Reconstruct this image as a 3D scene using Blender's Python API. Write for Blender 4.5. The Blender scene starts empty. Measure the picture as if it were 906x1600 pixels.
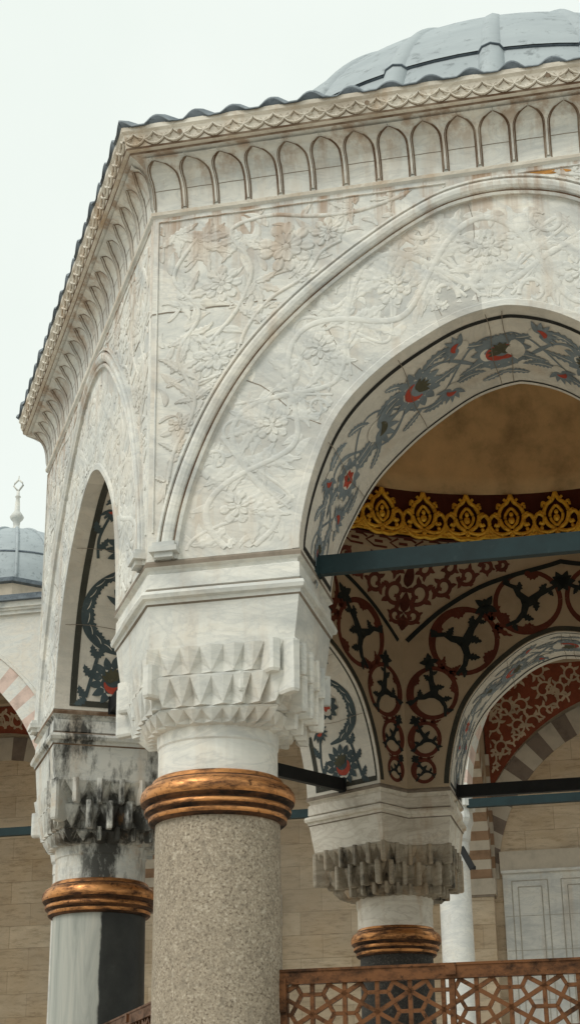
import bpy, math, random
from math import sin, cos, pi, radians as rad, degrees, sqrt, atan2, hypot
from mathutils import Vector, Matrix

random.seed(11)
SC = bpy.context.scene
COL = SC.collection
EYE = 1.6

# ------------------------------------------------------------------ helpers
class MB:
    """collects vertices and faces, links them as one mesh object"""
    def __init__(self):
        self.v = []; self.f = []; self.m = []; self.s = []; self.t = []
        self.tone = 0.0
    def vert(self, p):
        self.v.append((p[0], p[1], p[2])); return len(self.v) - 1
    def face(self, idx, mat=0, smooth=False):
        self.f.append(tuple(idx)); self.m.append(mat); self.s.append(smooth); self.t.append(self.tone)
    def poly(self, pts, mat=0, smooth=False):
        self.face([self.vert(p) for p in pts], mat, smooth)
    def grid(self, rows, mat=0, smooth=False, close=False, matf=None):
        ids = [[self.vert(p) for p in r] for r in rows]
        for i in range(len(ids) - 1):
            n = len(ids[i])
            for j in range(n if close else n - 1):
                k = (j + 1) % n
                self.face((ids[i][j], ids[i][k], ids[i + 1][k], ids[i + 1][j]), matf(i, j) if matf else mat, smooth)
        return ids
    def box(self, c, s, mat=0, rz=0.0, axes=None):
        ax = axes or (Vector((cos(rz), sin(rz), 0)), Vector((-sin(rz), cos(rz), 0)), Vector((0, 0, 1)))
        c = Vector(c); P = []
        for k in range(8):
            P.append(c + ax[0] * (s[0] / 2 * (1 if k & 1 else -1)) + ax[1] * (s[1] / 2 * (1 if k & 2 else -1)) + ax[2] * (s[2] / 2 * (1 if k & 4 else -1)))
        i = [self.vert(p) for p in P]
        for q in ((0, 1, 3, 2), (4, 6, 7, 5), (0, 4, 5, 1), (2, 3, 7, 6), (0, 2, 6, 4), (1, 5, 7, 3)):
            self.face([i[a] for a in q], mat)
    def bar(self, a, b, w, h, mat=0, up=(0, 0, 1)):
        a = Vector(a); b = Vector(b); d = (b - a); L = d.length; d.normalize()
        up = Vector(up); side = d.cross(up).normalized(); u = side.cross(d).normalized()
        self.box((a + b) / 2, (L, w, h), mat, axes=(d, side, u))
    def tube(self, path, r, n=8, mat=0, smooth=True, up=(0, 0, 1), flat=1.0, caps=True):
        path = [Vector(p) for p in path]; rows = []
        for i, p in enumerate(path):
            d = (path[min(i + 1, len(path) - 1)] - path[max(i - 1, 0)])
            if d.length < 1e-9: d = Vector((0, 0, 1))
            d.normalize(); u = Vector(up)
            if abs(d.dot(u)) > .98: u = Vector((1, 0, 0))
            a = d.cross(u).normalized(); b = a.cross(d).normalized()
            rr = r[i] if isinstance(r, (list, tuple)) else r
            rows.append([p + a * (rr * cos(2 * pi * k / n)) + b * (rr * flat * sin(2 * pi * k / n)) for k in range(n)])
        ids = self.grid(rows, mat, smooth, close=True)
        if caps:
            self.face(ids[0][::-1], mat); self.face(ids[-1], mat)
    def lathe(self, prof, n=48, mat=0, smooth=True, c=(0, 0), matf=None, a0=0, a1=2 * pi):
        full = abs(a1 - a0 - 2 * pi) < 1e-6
        rows = []
        for r, z in prof:
            rows.append([(c[0] + r * cos(a0 + (a1 - a0) * k / n), c[1] + r * sin(a0 + (a1 - a0) * k / n), z) for k in range(n if full else n + 1)])
        return self.grid(rows, mat, smooth, close=full, matf=matf)
    def mesh(self, name, mats):
        me = bpy.data.meshes.new(name)
        me.from_pydata(self.v, [], self.f)
        for m in mats: me.materials.append(m)
        me.polygons.foreach_set('material_index', self.m)
        me.polygons.foreach_set('use_smooth', self.s)
        if any(self.t):
            at = me.attributes.new('tone', 'FLOAT', 'FACE'); at.data.foreach_set('value', self.t)
        me.update()
        return me
    def build(self, name, mats, parent=None, loc=(0, 0, 0), rz=0.0):
        return link(name, self.mesh(name, mats if isinstance(mats, (list, tuple)) else [mats]), parent, loc, rz)

def link(name, me, parent=None, loc=(0, 0, 0), rz=0.0):
    o = bpy.data.objects.new(name, me); COL.objects.link(o)
    o.parent = parent; o.location = loc; o.rotation_euler = (0, 0, rz)
    return o

def thing(name, label, cat, loc=(0, 0, 0), rz=0.0, group=None):
    o = bpy.data.objects.new(name, None); COL.objects.link(o)
    o.location = loc; o.rotation_euler = (0, 0, rz)
    o['label'] = label; o['category'] = cat
    if group: o['group'] = group
    return o

def interp(tab, x):
    """smooth (Catmull-Rom) interpolation in a table of (x, y)"""
    if x <= tab[0][0]: return tab[0][1]
    if x >= tab[-1][0]: return tab[-1][1]
    for i in range(len(tab) - 1):
        if x <= tab[i + 1][0]:
            x0, y0 = tab[i]; x1, y1 = tab[i + 1]
            h = x1 - x0; t = (x - x0) / h
            m0 = ((y1 - tab[i - 1][1]) / (x1 - tab[i - 1][0]) if i > 0 else (y1 - y0) / h) * h
            m1 = ((tab[i + 2][1] - y0) / (tab[i + 2][0] - x0) if i + 2 < len(tab) else (y1 - y0) / h) * h
            return (2 * t ** 3 - 3 * t * t + 1) * y0 + (t ** 3 - 2 * t * t + t) * m0 + (-2 * t ** 3 + 3 * t * t) * y1 + (t ** 3 - t * t) * m1

# ------------------------------------------------------------------ 2D ornament kit
class Orn:
    """flat or relief ornament drawn in (u, v); each vertex is (u, v, h)"""
    def __init__(self):
        self.v = []; self.f = []
    def quadstrip(self, rows, mat):
        base = len(self.v); n = len(rows[0])
        for r in rows: self.v.extend(r)
        for i in range(len(rows) - 1):
            for j in range(n - 1):
                a = base + i * n + j
                self.f.append(((a, a + 1, a + n + 1, a + n), mat))
    def ribbon(self, path, w, mat=0, h=0.0, relief=False, base=0.0):
        rows = []
        N = len(path)
        for i, (x, y) in enumerate(path):
            x0, y0 = path[max(i - 1, 0)]; x1, y1 = path[min(i + 1, N - 1)]
            dx, dy = x1 - x0, y1 - y0; L = hypot(dx, dy) or 1; nx, ny = -dy / L, dx / L
            ww = (w(i / (N - 1)) if callable(w) else w) / 2
            if relief:
                rows.append([(x + nx * ww * k, y + ny * ww * k, base + h * q) for k, q in ((-1, -.2), (-.84, .5), (-.4, .95), (.4, .95), (.84, .5), (1, -.2))])
            else:
                rows.append([(x - nx * ww, y - ny * ww, h), (x + nx * ww, y + ny * ww, h)])
        self.quadstrip(rows, mat)
    def leaf(self, p, ang, L, W, mat=0, h=0.0, curl=0.0, relief=False, teeth=0, n=9, blunt=False):
        x, y = p; rows = []; a = ang
        for i in range(n + 1):
            t = i / n
            ww = W / 2 * (sin(pi * min(1, t ** .7)) ** .8 if 0 < t < 1 else 0.04)
            if blunt: ww = W / 2 * (min(1, (t * 2.2) ** .6) * (1 - max(0, t - .62) ** 2 / .1444) ** .5 if t < 1 else .05)
            if teeth: ww *= 1 + .28 * (1 if (i % 2) else -1) * (1 if 0 < i < n else 0)
            nx, ny = -sin(a), cos(a)
            if relief:
                rows.append([(x + nx * ww * k, y + ny * ww * k, h * q) for k, q in ((-1, -.2), (-.8, .75), (-.3, .62), (0, .35), (.3, .62), (.8, .75), (1, -.2))])
            else:
                rows.append([(x - nx * ww, y - ny * ww, h), (x, y, h), (x + nx * ww, y + ny * ww, h)])
            x += cos(a) * L / n; y += sin(a) * L / n; a += curl / n
        self.quadstrip(rows, mat)
        return (x, y)
    def fan(self, c, pts, mat=0, hc=0.0, he=None):
        he = hc if he is None else he
        b = len(self.v); self.v.append((c[0], c[1], hc)); self.v.extend((x, y, he) for x, y in pts)
        n = len(pts)
        for i in range(n): self.f.append(((b, b + 1 + i, b + 1 + (i + 1) % n), mat))
    def rosette(self, c, r, n=10, mat=0, h=0.0, depth=.22, he=None, rot=0.0, sx=1.0):
        pts = []
        for i in range(n * 4):
            a = 2 * pi * i / (n * 4) + rot
            rr = r * (1 - depth * (abs(cos(n * (a - rot) / 2)) ** 3))
            pts.append((c[0] + rr * cos(a) * sx, c[1] + rr * sin(a)))
        self.fan(c, pts, mat, h, he)
    def disk(self, c, r, mat=0, h=0.0, n=18): self.rosette(c, r, n, mat, h, 0.0)
    def ring(self, c, r, w, mat=0, h=0.0, a0=0.0, a1=2 * pi, n=40, relief=False, sx=1.0):
        self.ribbon([(c[0] + r * sx * cos(a0 + (a1 - a0) * i / n), c[1] + r * sin(a0 + (a1 - a0) * i / n)) for i in range(n + 1)], w, mat, h, relief)
    def carved_flower(self, c, r, n, mat, h):
        """relief rosette of two rows of cupped petals"""
        for k in range(n):
            a = 2 * pi * k / n + random.uniform(-.1, .1)
            self.leaf((c[0] + .42 * r * cos(a), c[1] + .42 * r * sin(a)), a, r * .55, r * 3.9 / n, mat, h * random.uniform(.8, 1.1), random.uniform(-.5, .5), True, n=7, blunt=True)
        for k in range(n - 2):
            a = 2 * pi * k / (n - 2) + .3
            self.leaf((c[0] + .1 * r * cos(a), c[1] + .1 * r * sin(a)), a, r * .48, r * .42, mat, h * 1.3, .3, True, n=6, blunt=True)
        self.rosette(c, r * .2, 6, mat, h * 2, .1, 0.0)
    def carved_scroll(self, c, R, a0, ch, mat, h, turns=1.35, leaf=.6, w=.028, flower=True):
        N = 44; path = []
        for i in range(N + 1):
            t = i / N; r = R * (1 - .74 * t); a = a0 + ch * 2 * pi * turns * t
            path.append((c[0] + r * cos(a), c[1] + r * sin(a)))
        self.ribbon(path, lambda t: w * (1.05 - .5 * t), mat, h, True)
        for i in range(3, N - 6, 4):
            x, y = path[i]; dx, dy = path[i + 1][0] - x, path[i + 1][1] - y; ta = atan2(dy, dx)
            sgn = -ch if (i // 4) % 2 == 0 else ch
            L = R * leaf * (1 - .55 * i / N) * random.uniform(.8, 1.15)
            self.leaf((x, y), ta + sgn * .75, L * (1 if sgn == -ch else .6), L * .42, mat, h * .9, sgn * random.uniform(.6, 1.5), True)
        if flower: self.carved_flower(c, R * .36, 6, mat, h)
    def emit(self, mb, fmap, ok=None, remap=None):
        good = [True] * len(self.v) if ok is None else [ok(x, y) for x, y, _ in self.v]
        idx = {}
        for f, m in self.f:
            if not all(good[i] for i in f): continue
            ids = []
            for i in f:
                if i not in idx: idx[i] = mb.vert(fmap(*self.v[i]))
                ids.append(idx[i])
            mb.face(ids, m, True)
    def mirrored(self, u0=0.0):
        o = Orn(); o.v = list(self.v) + [(2 * u0 - x, y, h) for x, y, h in self.v]; n = len(self.v)
        o.f = list(self.f) + [(tuple(i + n for i in f[::-1]), m) for f, m in self.f]
        return o

# ------------------------------------------------------------------ materials
class NT:
    def __init__(self, name):
        self.mat = bpy.data.materials.new(name); self.mat.use_nodes = True
        self.nt = self.mat.node_tree; self.b = self.nt.nodes['Principled BSDF']
        self.tc = self.n('ShaderNodeTexCoord'); self._rnd = None
    def n(self, t, **kw):
        nd = self.nt.nodes.new(t)
        for k, v in kw.items(): setattr(nd, k, v)
        return nd
    def l(self, a, b): self.nt.links.new(a, b)
    def vec(self, scale=(1, 1, 1), rnd=True):
        mp = self.n('ShaderNodeMapping'); mp.inputs['Scale'].default_value = scale
        self.l(self.tc.outputs['Object'], mp.inputs['Vector'])
        if not rnd: return mp.outputs[0]
        oi = self.n('ShaderNodeObjectInfo'); mu = self.n('ShaderNodeMath', operation='MULTIPLY'); mu.inputs[1].default_value = 37.0
        self.l(oi.outputs['Random'], mu.inputs[0])
        ad = self.n('ShaderNodeVectorMath', operation='ADD'); self.l(mp.outputs[0], ad.inputs[0]); self.l(mu.outputs[0], ad.inputs[1])
        return ad.outputs[0]
    def noise(self, scale, detail=5, rough=.55, vec=None, dist=0.0):
        nd = self.n('ShaderNodeTexNoise'); nd.inputs['Scale'].default_value = scale; nd.inputs['Detail'].default_value = detail
        nd.inputs['Roughness'].default_value = rough; nd.inputs['Distortion'].default_value = dist
        self.l(vec if vec is not None else self.vec(), nd.inputs['Vector']); return nd.outputs['Fac']
    def ramp(self, fac, stops, interp='LINEAR'):
        r = self.n('ShaderNodeValToRGB'); r.color_ramp.interpolation = interp
        el = r.color_ramp.elements
        while len(el) < len(stops): el.new(.5)
        for e, (p, c) in zip(el, stops):
            e.position = p; e.color = (c, c, c, 1) if isinstance(c, (int, float)) else (*c, 1)
        self.l(fac, r.inputs[0]); return r.outputs[0]
    def mix(self, fac, a, b, mode='MIX'):
        m = self.n('ShaderNodeMix', data_type='RGBA', blend_type=mode)
        for s, x in ((m.inputs[0], fac), (m.inputs[6], a), (m.inputs[7], b)):
            if isinstance(x, (int, float)): s.default_value = x
            elif isinstance(x, tuple): s.default_value = (*x, 1)
            else: self.l(x, s)
        return m.outputs[2]
    def math(self, op, a, b=None, clamp=False):
        m = self.n('ShaderNodeMath', operation=op, use_clamp=clamp)
        for s, x in ((m.inputs[0], a), (m.inputs[1], b)):
            if x is None: continue
            if isinstance(x, (int, float)): s.default_value = x
            else: self.l(x, s)
        return m.outputs[0]
    def out(self, color, rough=.7, metal=0.0, bump=None, dist=.005, strength=.5, spec=.4):
        for k, x in (('Base Color', color), ('Roughness', rough), ('Metallic', metal)):
            s = self.b.inputs[k]
            if isinstance(x, (int, float)): s.default_value = x
            elif isinstance(x, tuple): s.default_value = (*x, 1)
            else: self.l(x, s)
        self.b.inputs['Specular IOR Level'].default_value = spec
        if bump is not None:
            bn = self.n('ShaderNodeBump'); bn.inputs['Distance'].default_value = dist; bn.inputs['Strength'].default_value = strength
            self.l(bump, bn.inputs['Height']); self.l(bn.outputs[0], self.b.inputs['Normal'])
        return self.mat

def marble(name, light=(.75, .735, .68), mid=(.64, .64, .605), grey=(.45, .465, .46), stain=.35, grime=0.0, streak=(1, 1, 2.6), stretch=.5, runs=None, diag=0.0):
    m = NT(name); v = m.vec((streak[0], streak[1], streak[2]))
    a = m.noise(1.1, 6, .6, v, 1.2)
    c = m.ramp(a, [(.28, grey), (.43, mid), (.58, light), (.75, (light[0] * .96, light[1] * .93, light[2] * .88))])
    vein = m.noise(2.2, 8, .62, v, 2.2)
    vf = m.ramp(vein, [(.44, 0.0), (.495, .42), (.515, .2), (.57, 0.0)])
    c = m.mix(vf, c, grey)
    # warm rust stains running down, and small dirty flecks
    sv = m.vec((3.2, 3.2, stretch)); s = m.noise(1.3, 6, .65, sv)
    sf = m.math('MULTIPLY', m.ramp(s, [(.52, 0.0), (.72, 1.0)]), stain)
    c = m.mix(sf, c, (.46, .31, .18))
    if diag:
        mp = m.n('ShaderNodeMapping'); mp.inputs['Rotation'].default_value = (0, rad(-38), 0); m.l(m.tc.outputs['Object'], mp.inputs['Vector'])
        m2 = m.n('ShaderNodeMapping'); m2.inputs['Scale'].default_value = (.55, 1, 3.4); m.l(mp.outputs[0], m2.inputs['Vector'])
        dg = m.ramp(m.noise(1.5, 7, .6, m2.outputs[0], .7), [(.50, 0.0), (.62, .75), (.70, .35), (.8, .8)])
        c = m.mix(m.math('MULTIPLY', dg, diag), c, (.40, .415, .415))
        wm = m.ramp(m.noise(.9, 5, .6, m.vec()), [(.52, 0.0), (.7, .4)])
        c = m.mix(m.math('MULTIPLY', wm, diag), c, (.68, .59, .48))
    if runs:
        spz = m.n('ShaderNodeSeparateXYZ'); m.l(m.tc.outputs['Object'], spz.inputs[0])
        zr = m.n('ShaderNodeMapRange'); zr.inputs[1].default_value = runs[0]; zr.inputs[2].default_value = runs[1]; m.l(spz.outputs['Z'], zr.inputs[0])
        rn = m.ramp(m.noise(1.0, 6, .7, m.vec((7, 7, .3))), [(.47, 0.0), (.60, 1.0)])
        rf_ = m.math('MULTIPLY', m.math('MULTIPLY', rn, m.math('POWER', zr.outputs[0], 1.5)), .85)
        c = m.mix(rf_, c, (.33, .20, .115))
    fl = m.ramp(m.noise(14, 6, .7), [(.64, 0.0), (.76, .7)])
    c = m.mix(m.math('MULTIPLY', fl, stain), c, (.22, .16, .10))
    tn = m.n('ShaderNodeAttribute'); tn.attribute_name = 'tone'
    k = m.math('ADD', tn.outputs['Fac'], 1.0)
    c = m.mix(1.0, c, k, 'MULTIPLY')
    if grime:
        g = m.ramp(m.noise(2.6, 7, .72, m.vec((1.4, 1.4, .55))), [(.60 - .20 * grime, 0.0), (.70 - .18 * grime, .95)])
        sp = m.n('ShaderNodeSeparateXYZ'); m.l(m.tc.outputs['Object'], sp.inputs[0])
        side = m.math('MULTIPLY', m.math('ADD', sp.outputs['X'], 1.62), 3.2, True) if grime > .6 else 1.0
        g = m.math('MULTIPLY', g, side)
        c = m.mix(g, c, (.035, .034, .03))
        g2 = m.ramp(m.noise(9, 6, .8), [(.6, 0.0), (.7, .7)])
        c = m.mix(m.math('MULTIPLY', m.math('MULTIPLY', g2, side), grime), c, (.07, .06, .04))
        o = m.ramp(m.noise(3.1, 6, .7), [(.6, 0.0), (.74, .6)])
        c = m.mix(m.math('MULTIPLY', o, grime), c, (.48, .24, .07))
    bp = m.math('ADD', m.noise(30, 6, .65), m.math('MULTIPLY', m.noise(6, 4), 1.5))
    return m.out(c, .62, bump=bp, dist=.006, strength=.45, spec=.3)

def stone_wall(name, a, b, mortar, bw=.78, bh=.36, ax='XZ'):
    m = NT(name)
    sp = m.n('ShaderNodeSeparateXYZ'); m.l(m.tc.outputs['Object'], sp.inputs[0])
    cb = m.n('ShaderNodeCombineXYZ'); m.l(m.math('ADD', sp.outputs['X'], sp.outputs['Y']), cb.inputs[0]); m.l(sp.outputs['Z'], cb.inputs[1])
    br = m.n('ShaderNodeTexBrick'); m.l(cb.outputs[0], br.inputs['Vector'])
    br.inputs['Color1'].default_value = (*a, 1); br.inputs['Color2'].default_value = (*b, 1); br.inputs['Mortar'].default_value = (*mortar, 1)
    br.inputs['Scale'].default_value = 1; br.inputs['Brick Width'].default_value = bw; br.inputs['Row Height'].default_value = bh
    br.inputs['Mortar Size'].default_value = .007; br.inputs['Mortar Smooth'].default_value = .6; br.offset = .43
    n1 = m.noise(.9, 8, .7, m.vec((1, 1, 3.2)), .9)
    c = m.mix(m.ramp(n1, [(.3, .0), (.7, .75)]), br.outputs['Color'], (a[0] * .52, a[1] * .45, a[2] * .36))
    n2 = m.ramp(m.noise(3.6, 8, .75, m.vec((1, 1, 5))), [(.5, 0.0), (.72, .7)])
    c = m.mix(n2, c, (.17, .11, .06))
    n3 = m.ramp(m.noise(.5, 4, .6), [(.4, 0.0), (.65, .45)])
    c = m.mix(n3, c, (.5, .45, .38))
    bp = m.math('ADD', m.noise(22, 5, .6), m.math('MULTIPLY', br.outputs['Fac'], -1.5))
    return m.out(c, .85, bump=bp, dist=.012, strength=.5, spec=.2)

def plaster(name, col, var=.25, scale=3.0, rough=.85):
    m = NT(name)
    n1 = m.noise(scale, 7, .65); d = tuple(x * (1 - var) for x in col); li = tuple(min(1, x * (1 + var * .5)) for x in col)
    c = m.ramp(n1, [(.3, d), (.5, col), (.72, li)])
    n2 = m.ramp(m.noise(scale * 7, 5, .7), [(.6, 0.0), (.72, .35)])
    c = m.mix(n2, c, tuple(x * .55 for x in col))
    return m.out(c, rough, bump=m.noise(26, 5), dist=.004, strength=.4, spec=.25)

def paint(name, col, wear=.35, worn=(.50, .46, .40), rough=.75):
    m = NT(name)
    n1 = m.noise(5, 6, .7); c = m.ramp(n1, [(.3, tuple(x * .72 for x in col)), (.65, tuple(min(1, x * 1.25) for x in col))])
    w = m.ramp(m.noise(24, 6, .75), [(.58, 0.0), (.68, 1.0)])
    c = m.mix(m.math('MULTIPLY', w, wear), c, worn)
    return m.out(c, rough, spec=.25)

def metal(name, col, dark, rough=.42, scale=6, met=.9, amount=(.46, .66), st=(1, 1, 1.8)):
    m = NT(name)
    n1 = m.ramp(m.noise(scale, 7, .72, m.vec(st)), [(amount[0], 0.0), (amount[1], 1.0)])
    c = m.mix(n1, col, dark)
    n2 = m.ramp(m.noise(scale * 5, 5, .7), [(.56, 0.0), (.68, .8)])
    c = m.mix(n2, c, tuple(x * .5 for x in dark))
    r = m.math('ADD', m.math('MULTIPLY', n1, .3), rough)
    return m.out(c, r, met, bump=m.noise(18, 5), dist=.003, strength=.5)

def granite(name, base, dark, lightc):
    m = NT(name)
    a = m.noise(80, 3, .65); c = m.ramp(a, [(.36, dark), (.46, base), (.56, base), (.68, lightc)])
    vo = m.n('ShaderNodeTexVoronoi'); vo.inputs['Scale'].default_value = 120; m.l(m.vec(), vo.inputs['Vector'])
    c = m.mix(m.ramp(vo.outputs['Color'], [(.2, 0.0), (.85, .5)]), c, tuple(x * .42 for x in base))
    cl = m.noise(21, 4, .7); c = m.mix(m.ramp(cl, [(.52, 0.0), (.68, .6)]), c, tuple(x * .40 for x in base)); c = m.mix(m.ramp(m.noise(27, 4, .65), [(.58, 0.0), (.70, .6)]), c, lightc)
    big = m.noise(1.7, 5, .6, m.vec((1, 1, .6)))
    c = m.mix(m.ramp(big, [(.35, .0), (.7, .4)]), c, tuple(x * .62 for x in base))
    return m.out(c, .75, bump=a, dist=.003, strength=.6, spec=.3)

M = {}
M['marble'] = marble('white_marble', stain=.42)
M['marble_wall'] = marble('carved_wall_marble', stain=.5, runs=(4.5, 5.12), diag=.75)
M['marble_niche'] = marble('cornice_marble', stain=.45, runs=(5.12, 5.5))
M['marble_clean'] = marble('pale_marble', stain=.3, light=(.77, .755, .70))
M['marble_shaft'] = marble('arcade_marble', light=(.70, .69, .65), mid=(.6, .6, .58), stain=.3)
M['marble_rust'] = marble('rust_stained_marble', light=(.66, .58, .47), mid=(.52, .44, .34), grey=(.40, .36, .30), stain=.9)
M['marble_warm'] = marble('weathered_warm_marble', light=(.78, .735, .655), mid=(.66, .61, .53), grey=(.42, .36, .29), stain=.9)
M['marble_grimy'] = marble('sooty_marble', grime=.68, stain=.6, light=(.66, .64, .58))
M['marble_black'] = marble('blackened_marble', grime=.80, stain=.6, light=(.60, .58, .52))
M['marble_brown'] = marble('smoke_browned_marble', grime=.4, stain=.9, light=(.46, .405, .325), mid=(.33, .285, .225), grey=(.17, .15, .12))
M['marble_sooty_shaded'] = marble('shaded_old_marble', grime=.58, stain=.7, light=(.58, .54, .46), mid=(.46, .43, .37), grey=(.33, .32, .29))  # soot, plus interior shade put into the darker base colour
M['rust'] = plaster('orange_rust', (.52, .25, .07), .4, 14)
M['groove'] = paint('rust_stained_groove', (.19, .115, .07), .0)
_g = NT('washed_rust_groove'); M['groove'] = _g.out(_g.mix(_g.ramp(_g.noise(3.5, 7, .7), [(.42, 0.0), (.72, .75)]), (.13, .078, .048), (.46, .38, .29)), .8, spec=.2)
M['joint_soft'] = plaster('panel_joint', (.40, .37, .32), .3, 9)
M['joint'] = plaster('dirty_joint', (.24, .20, .16), .4, 9)
M['soffit'] = marble('painted_marble_ground', light=(.74, .69, .61), mid=(.67, .63, .56), grey=(.54, .52, .47), stain=.3)
M['plaster'] = plaster('beige_plaster', (.44, .35, .25), .22, 2.2)
M['ochre'] = plaster('ochre_plaster', (.74, .52, .28), .42, 2.4)
M['maroon_ground'] = plaster('maroon_ground', (.085, .022, .015), .3, 3)
M['p_blue'] = paint('slate_blue_paint', (.195, .23, .255), .3)
M['p_slate'] = paint('dark_slate_inlay', (.06, .082, .09), .3, (.3, .3, .27))
M['p_black'] = paint('black_paint', (.022, .022, .02), .12)
M['p_red'] = paint('red_paint', (.42, .065, .04), .25)
M['p_olive'] = paint('dark_olive_paint', (.085, .08, .05), .3)
M['p_pale'] = paint('pale_line_paint', (.64, .60, .53), .1)
M['p_maroon'] = paint('maroon_paint', (.115, .03, .018), .22, (.33, .26, .19))
M['p_dark'] = paint('dark_teal_paint', (.018, .024, .024), .15, (.25, .2, .15))
M['p_moss'] = paint('dark_moss_line', (.05, .05, .04), .35, (.2, .18, .14))
M['p_cream'] = paint('cream_paint', (.46, .36, .26), .2, (.2, .06, .03))
M['p_rust'] = paint('rust_red_paint', (.19, .045, .02), .15, (.4, .25, .16))
M['gold'] = metal('gilded_plaster', (1.0, .62, .08), (.68, .34, .04), .36, 7, .35)
M['copper'] = metal('old_copper', (.66, .30, .11), (.075, .036, .022), .37, 4.5, .8, (.43, .62), (1, 1, 4.5))
M['copper_dark'] = metal('tarnished_copper', (.16, .07, .03), (.03, .02, .015), .5, 5, .6, (.38, .6), (1, 1, 4))
M['bronze'] = metal('brown_bronze', (.17, .072, .03), (.045, .024, .014), .48, 6, .7)
M['lead'] = metal('lead_sheet', (.415, .46, .48), (.35, .39, .415), .6, 1.6, .1, (.3, .75), (1, 1, 3.0))
M['lead_mid'] = metal('eave_lead', (.25, .285, .315), (.13, .155, .18), .55, 4, .12, (.35, .7))
M['lead_dark'] = metal('dark_lead', (.17, .20, .23), (.07, .09, .11), .6, 5, .12, (.35, .7))
M['teal'] = paint('teal_painted_iron', (.008, .023, .026), .3, (.035, .055, .057), .55)
M['iron_and_shaded_tie'] = paint('black_iron_and_shaded_teal', (.014, .015, .016), .1, (.05, .05, .05), .6)  # black iron of the floodlight; on the tie rods, teal paint darkened for shade
M['granite'] = granite('brown_grey_granite', (.42, .35, .265), (.14, .105, .075), (.63, .555, .45))
M['granite_dark'] = granite('dark_granite', (.055, .05, .045), (.02, .018, .016), (.16, .145, .125))
M['wall'] = stone_wall('tan_ashlar', (.80, .665, .50), (.56, .425, .29), (.44, .34, .24), .95, .42)
M['vous_white'] = marble('white_voussoir', light=(.66, .63, .57), stain=.3)
M['vous_pink'] = plaster('pink_voussoir', (.60, .46, .40), .3, 5)
M['vous_grey'] = plaster('grey_brown_voussoir', (.21, .165, .135), .3, 5)
M['vous_brown'] = plaster('brown_voussoir', (.30, .19, .12), .35, 4)
M['vous_cream'] = plaster('cream_voussoir', (.52, .46, .38), .2, 4)
M['paving'] = stone_wall('paving_marble', (.70, .68, .63), (.62, .60, .55), (.35, .33, .3), 1.3, .8)

def two_tone_shaft():
    m = NT('half_black_grey_marble')
    sp = m.n('ShaderNodeSeparateXYZ'); m.l(m.tc.outputs['Object'], sp.inputs[0])
    x = m.math('ADD', sp.outputs['X'], m.math('MULTIPLY', m.math('SUBTRACT', m.noise(2.4, 6, .6, m.vec((1, 1, .6))), .5), .16))
    f = m.ramp(m.math('ADD', m.math('MULTIPLY', x, 9.0), .5), [(.42, 0.0), (.55, 1.0)])
    g = m.ramp(m.noise(3, 7, .65, m.vec((3, 3, .35)), .8), [(.3, (.25, .265, .24)), (.5, (.38, .385, .35)), (.7, (.50, .48, .42))])
    b = m.ramp(m.noise(7, 7, .7), [(.3, (.012, .013, .012)), (.62, (.03, .031, .028)), (.8, (.10, .10, .09))])
    return m.out(m.mix(f, g, b), .5, spec=.4, bump=m.noise(16, 5), dist=.003, strength=.4)
M['two_tone'] = two_tone_shaft()

# ------------------------------------------------------------------ pavilion geometry (z measured from the eye level)
YAW = -0.2204
OX, OY = 1.78488, 10.75692
SIDE = 3.7471; AP = SIDE * sqrt(3) / 2; HALF = SIDE / 2
API = 2.44; HALFI = API / sqrt(3) 
ZS, ZT = 3.02, 5.12
TH = AP - API
RI = [(0, 1.055), (14, 1.052), (26, 1.072), (40, 1.115), (54, 1.145), (67, 1.182), (78, 1.232), (85, 1.255), (90, 1.266)]
RM = [(0, 1.79), (21, 1.755), (44, 1.782), (57, 1.82), (66, 1.875), (73, 1.937), (80, 2.0), (86, 2.025), (90, 2.03)]
def fold(a):
    a = a + 4 * sin(rad(a)) if 0 < a < 180 else a   # the crown of the arches sits slightly off centre
    return 180 - a if a > 90 else a
def ri(a): return interp(RI, fold(a))
DIN = 0.0   # 1 where the reveal narrows towards the inside
def rin(a): return ri(a) - DIN * interp([(0, 0), (14, .02), (26, .06), (45, .10), (60, .10), (78, .08), (90, .068)], max(0, min(90, fold(a))))
def rm(a): return interp(RM, fold(a))
ZL = [(0, 4.945), (.10, 4.92), (.45, 4.85), (.73, 4.765), (1.04, 4.60), (1.25, 4.44), (HALFI, 4.30)]
def zl(x): return interp(ZL, abs(x))
ZRING = 4.985
K = thing('fountain_pavilion', 'white carved marble domed fountain pavilion on six columns with pointed arches and copper collars', 'pavilion', (OX, OY, 0), YAW)

def fmapF(off=0.0):
    """face coordinates (x along, z' above the springing, h out of the wall) -> pavilion coordinates of the front face"""
    return lambda x, z, h: (x, -AP - off - h, ZS + z)

# ---- arch wall: outer face, soffit, inner lunette
def ray_rect(a, hw, top):
    c, s = cos(a), sin(a); r = 1e9
    if abs(c) > 1e-6: r = min(r, hw / abs(c))
    if s > 1e-6: r = min(r, top / s)
    return r
def ray_lun(a):
    c, s = cos(a), sin(a); lo, hi = 1.0, 3.0
    for _ in range(30):
        r = (lo + hi) / 2
        if abs(r * c) > HALFI or ZS + r * s > zl(r * c): hi = r
        else: lo = r
    return lo
ANG = sorted(set([round(i * 180 / 96, 4) for i in range(97)] + [degrees(atan2(2.1, HALF)), 180 - degrees(atan2(2.1, HALF)), degrees(atan2(4.30 - ZS, HALFI)), 180 - degrees(atan2(4.30 - ZS, HALFI))]))
BLOCKS = [0, 22, 39, 55, 73, 81, 92, 103, 125, 141, 158, 181]
random.seed(4)
TONE = [random.uniform(-.10, .05) for _ in BLOCKS]; TONE[4] = -.04; TONE[5] = .05; TONE[6] = -.22; TONE[7] = -.07; TONE[8] = -.01; TONE[9] = -.1
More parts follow.
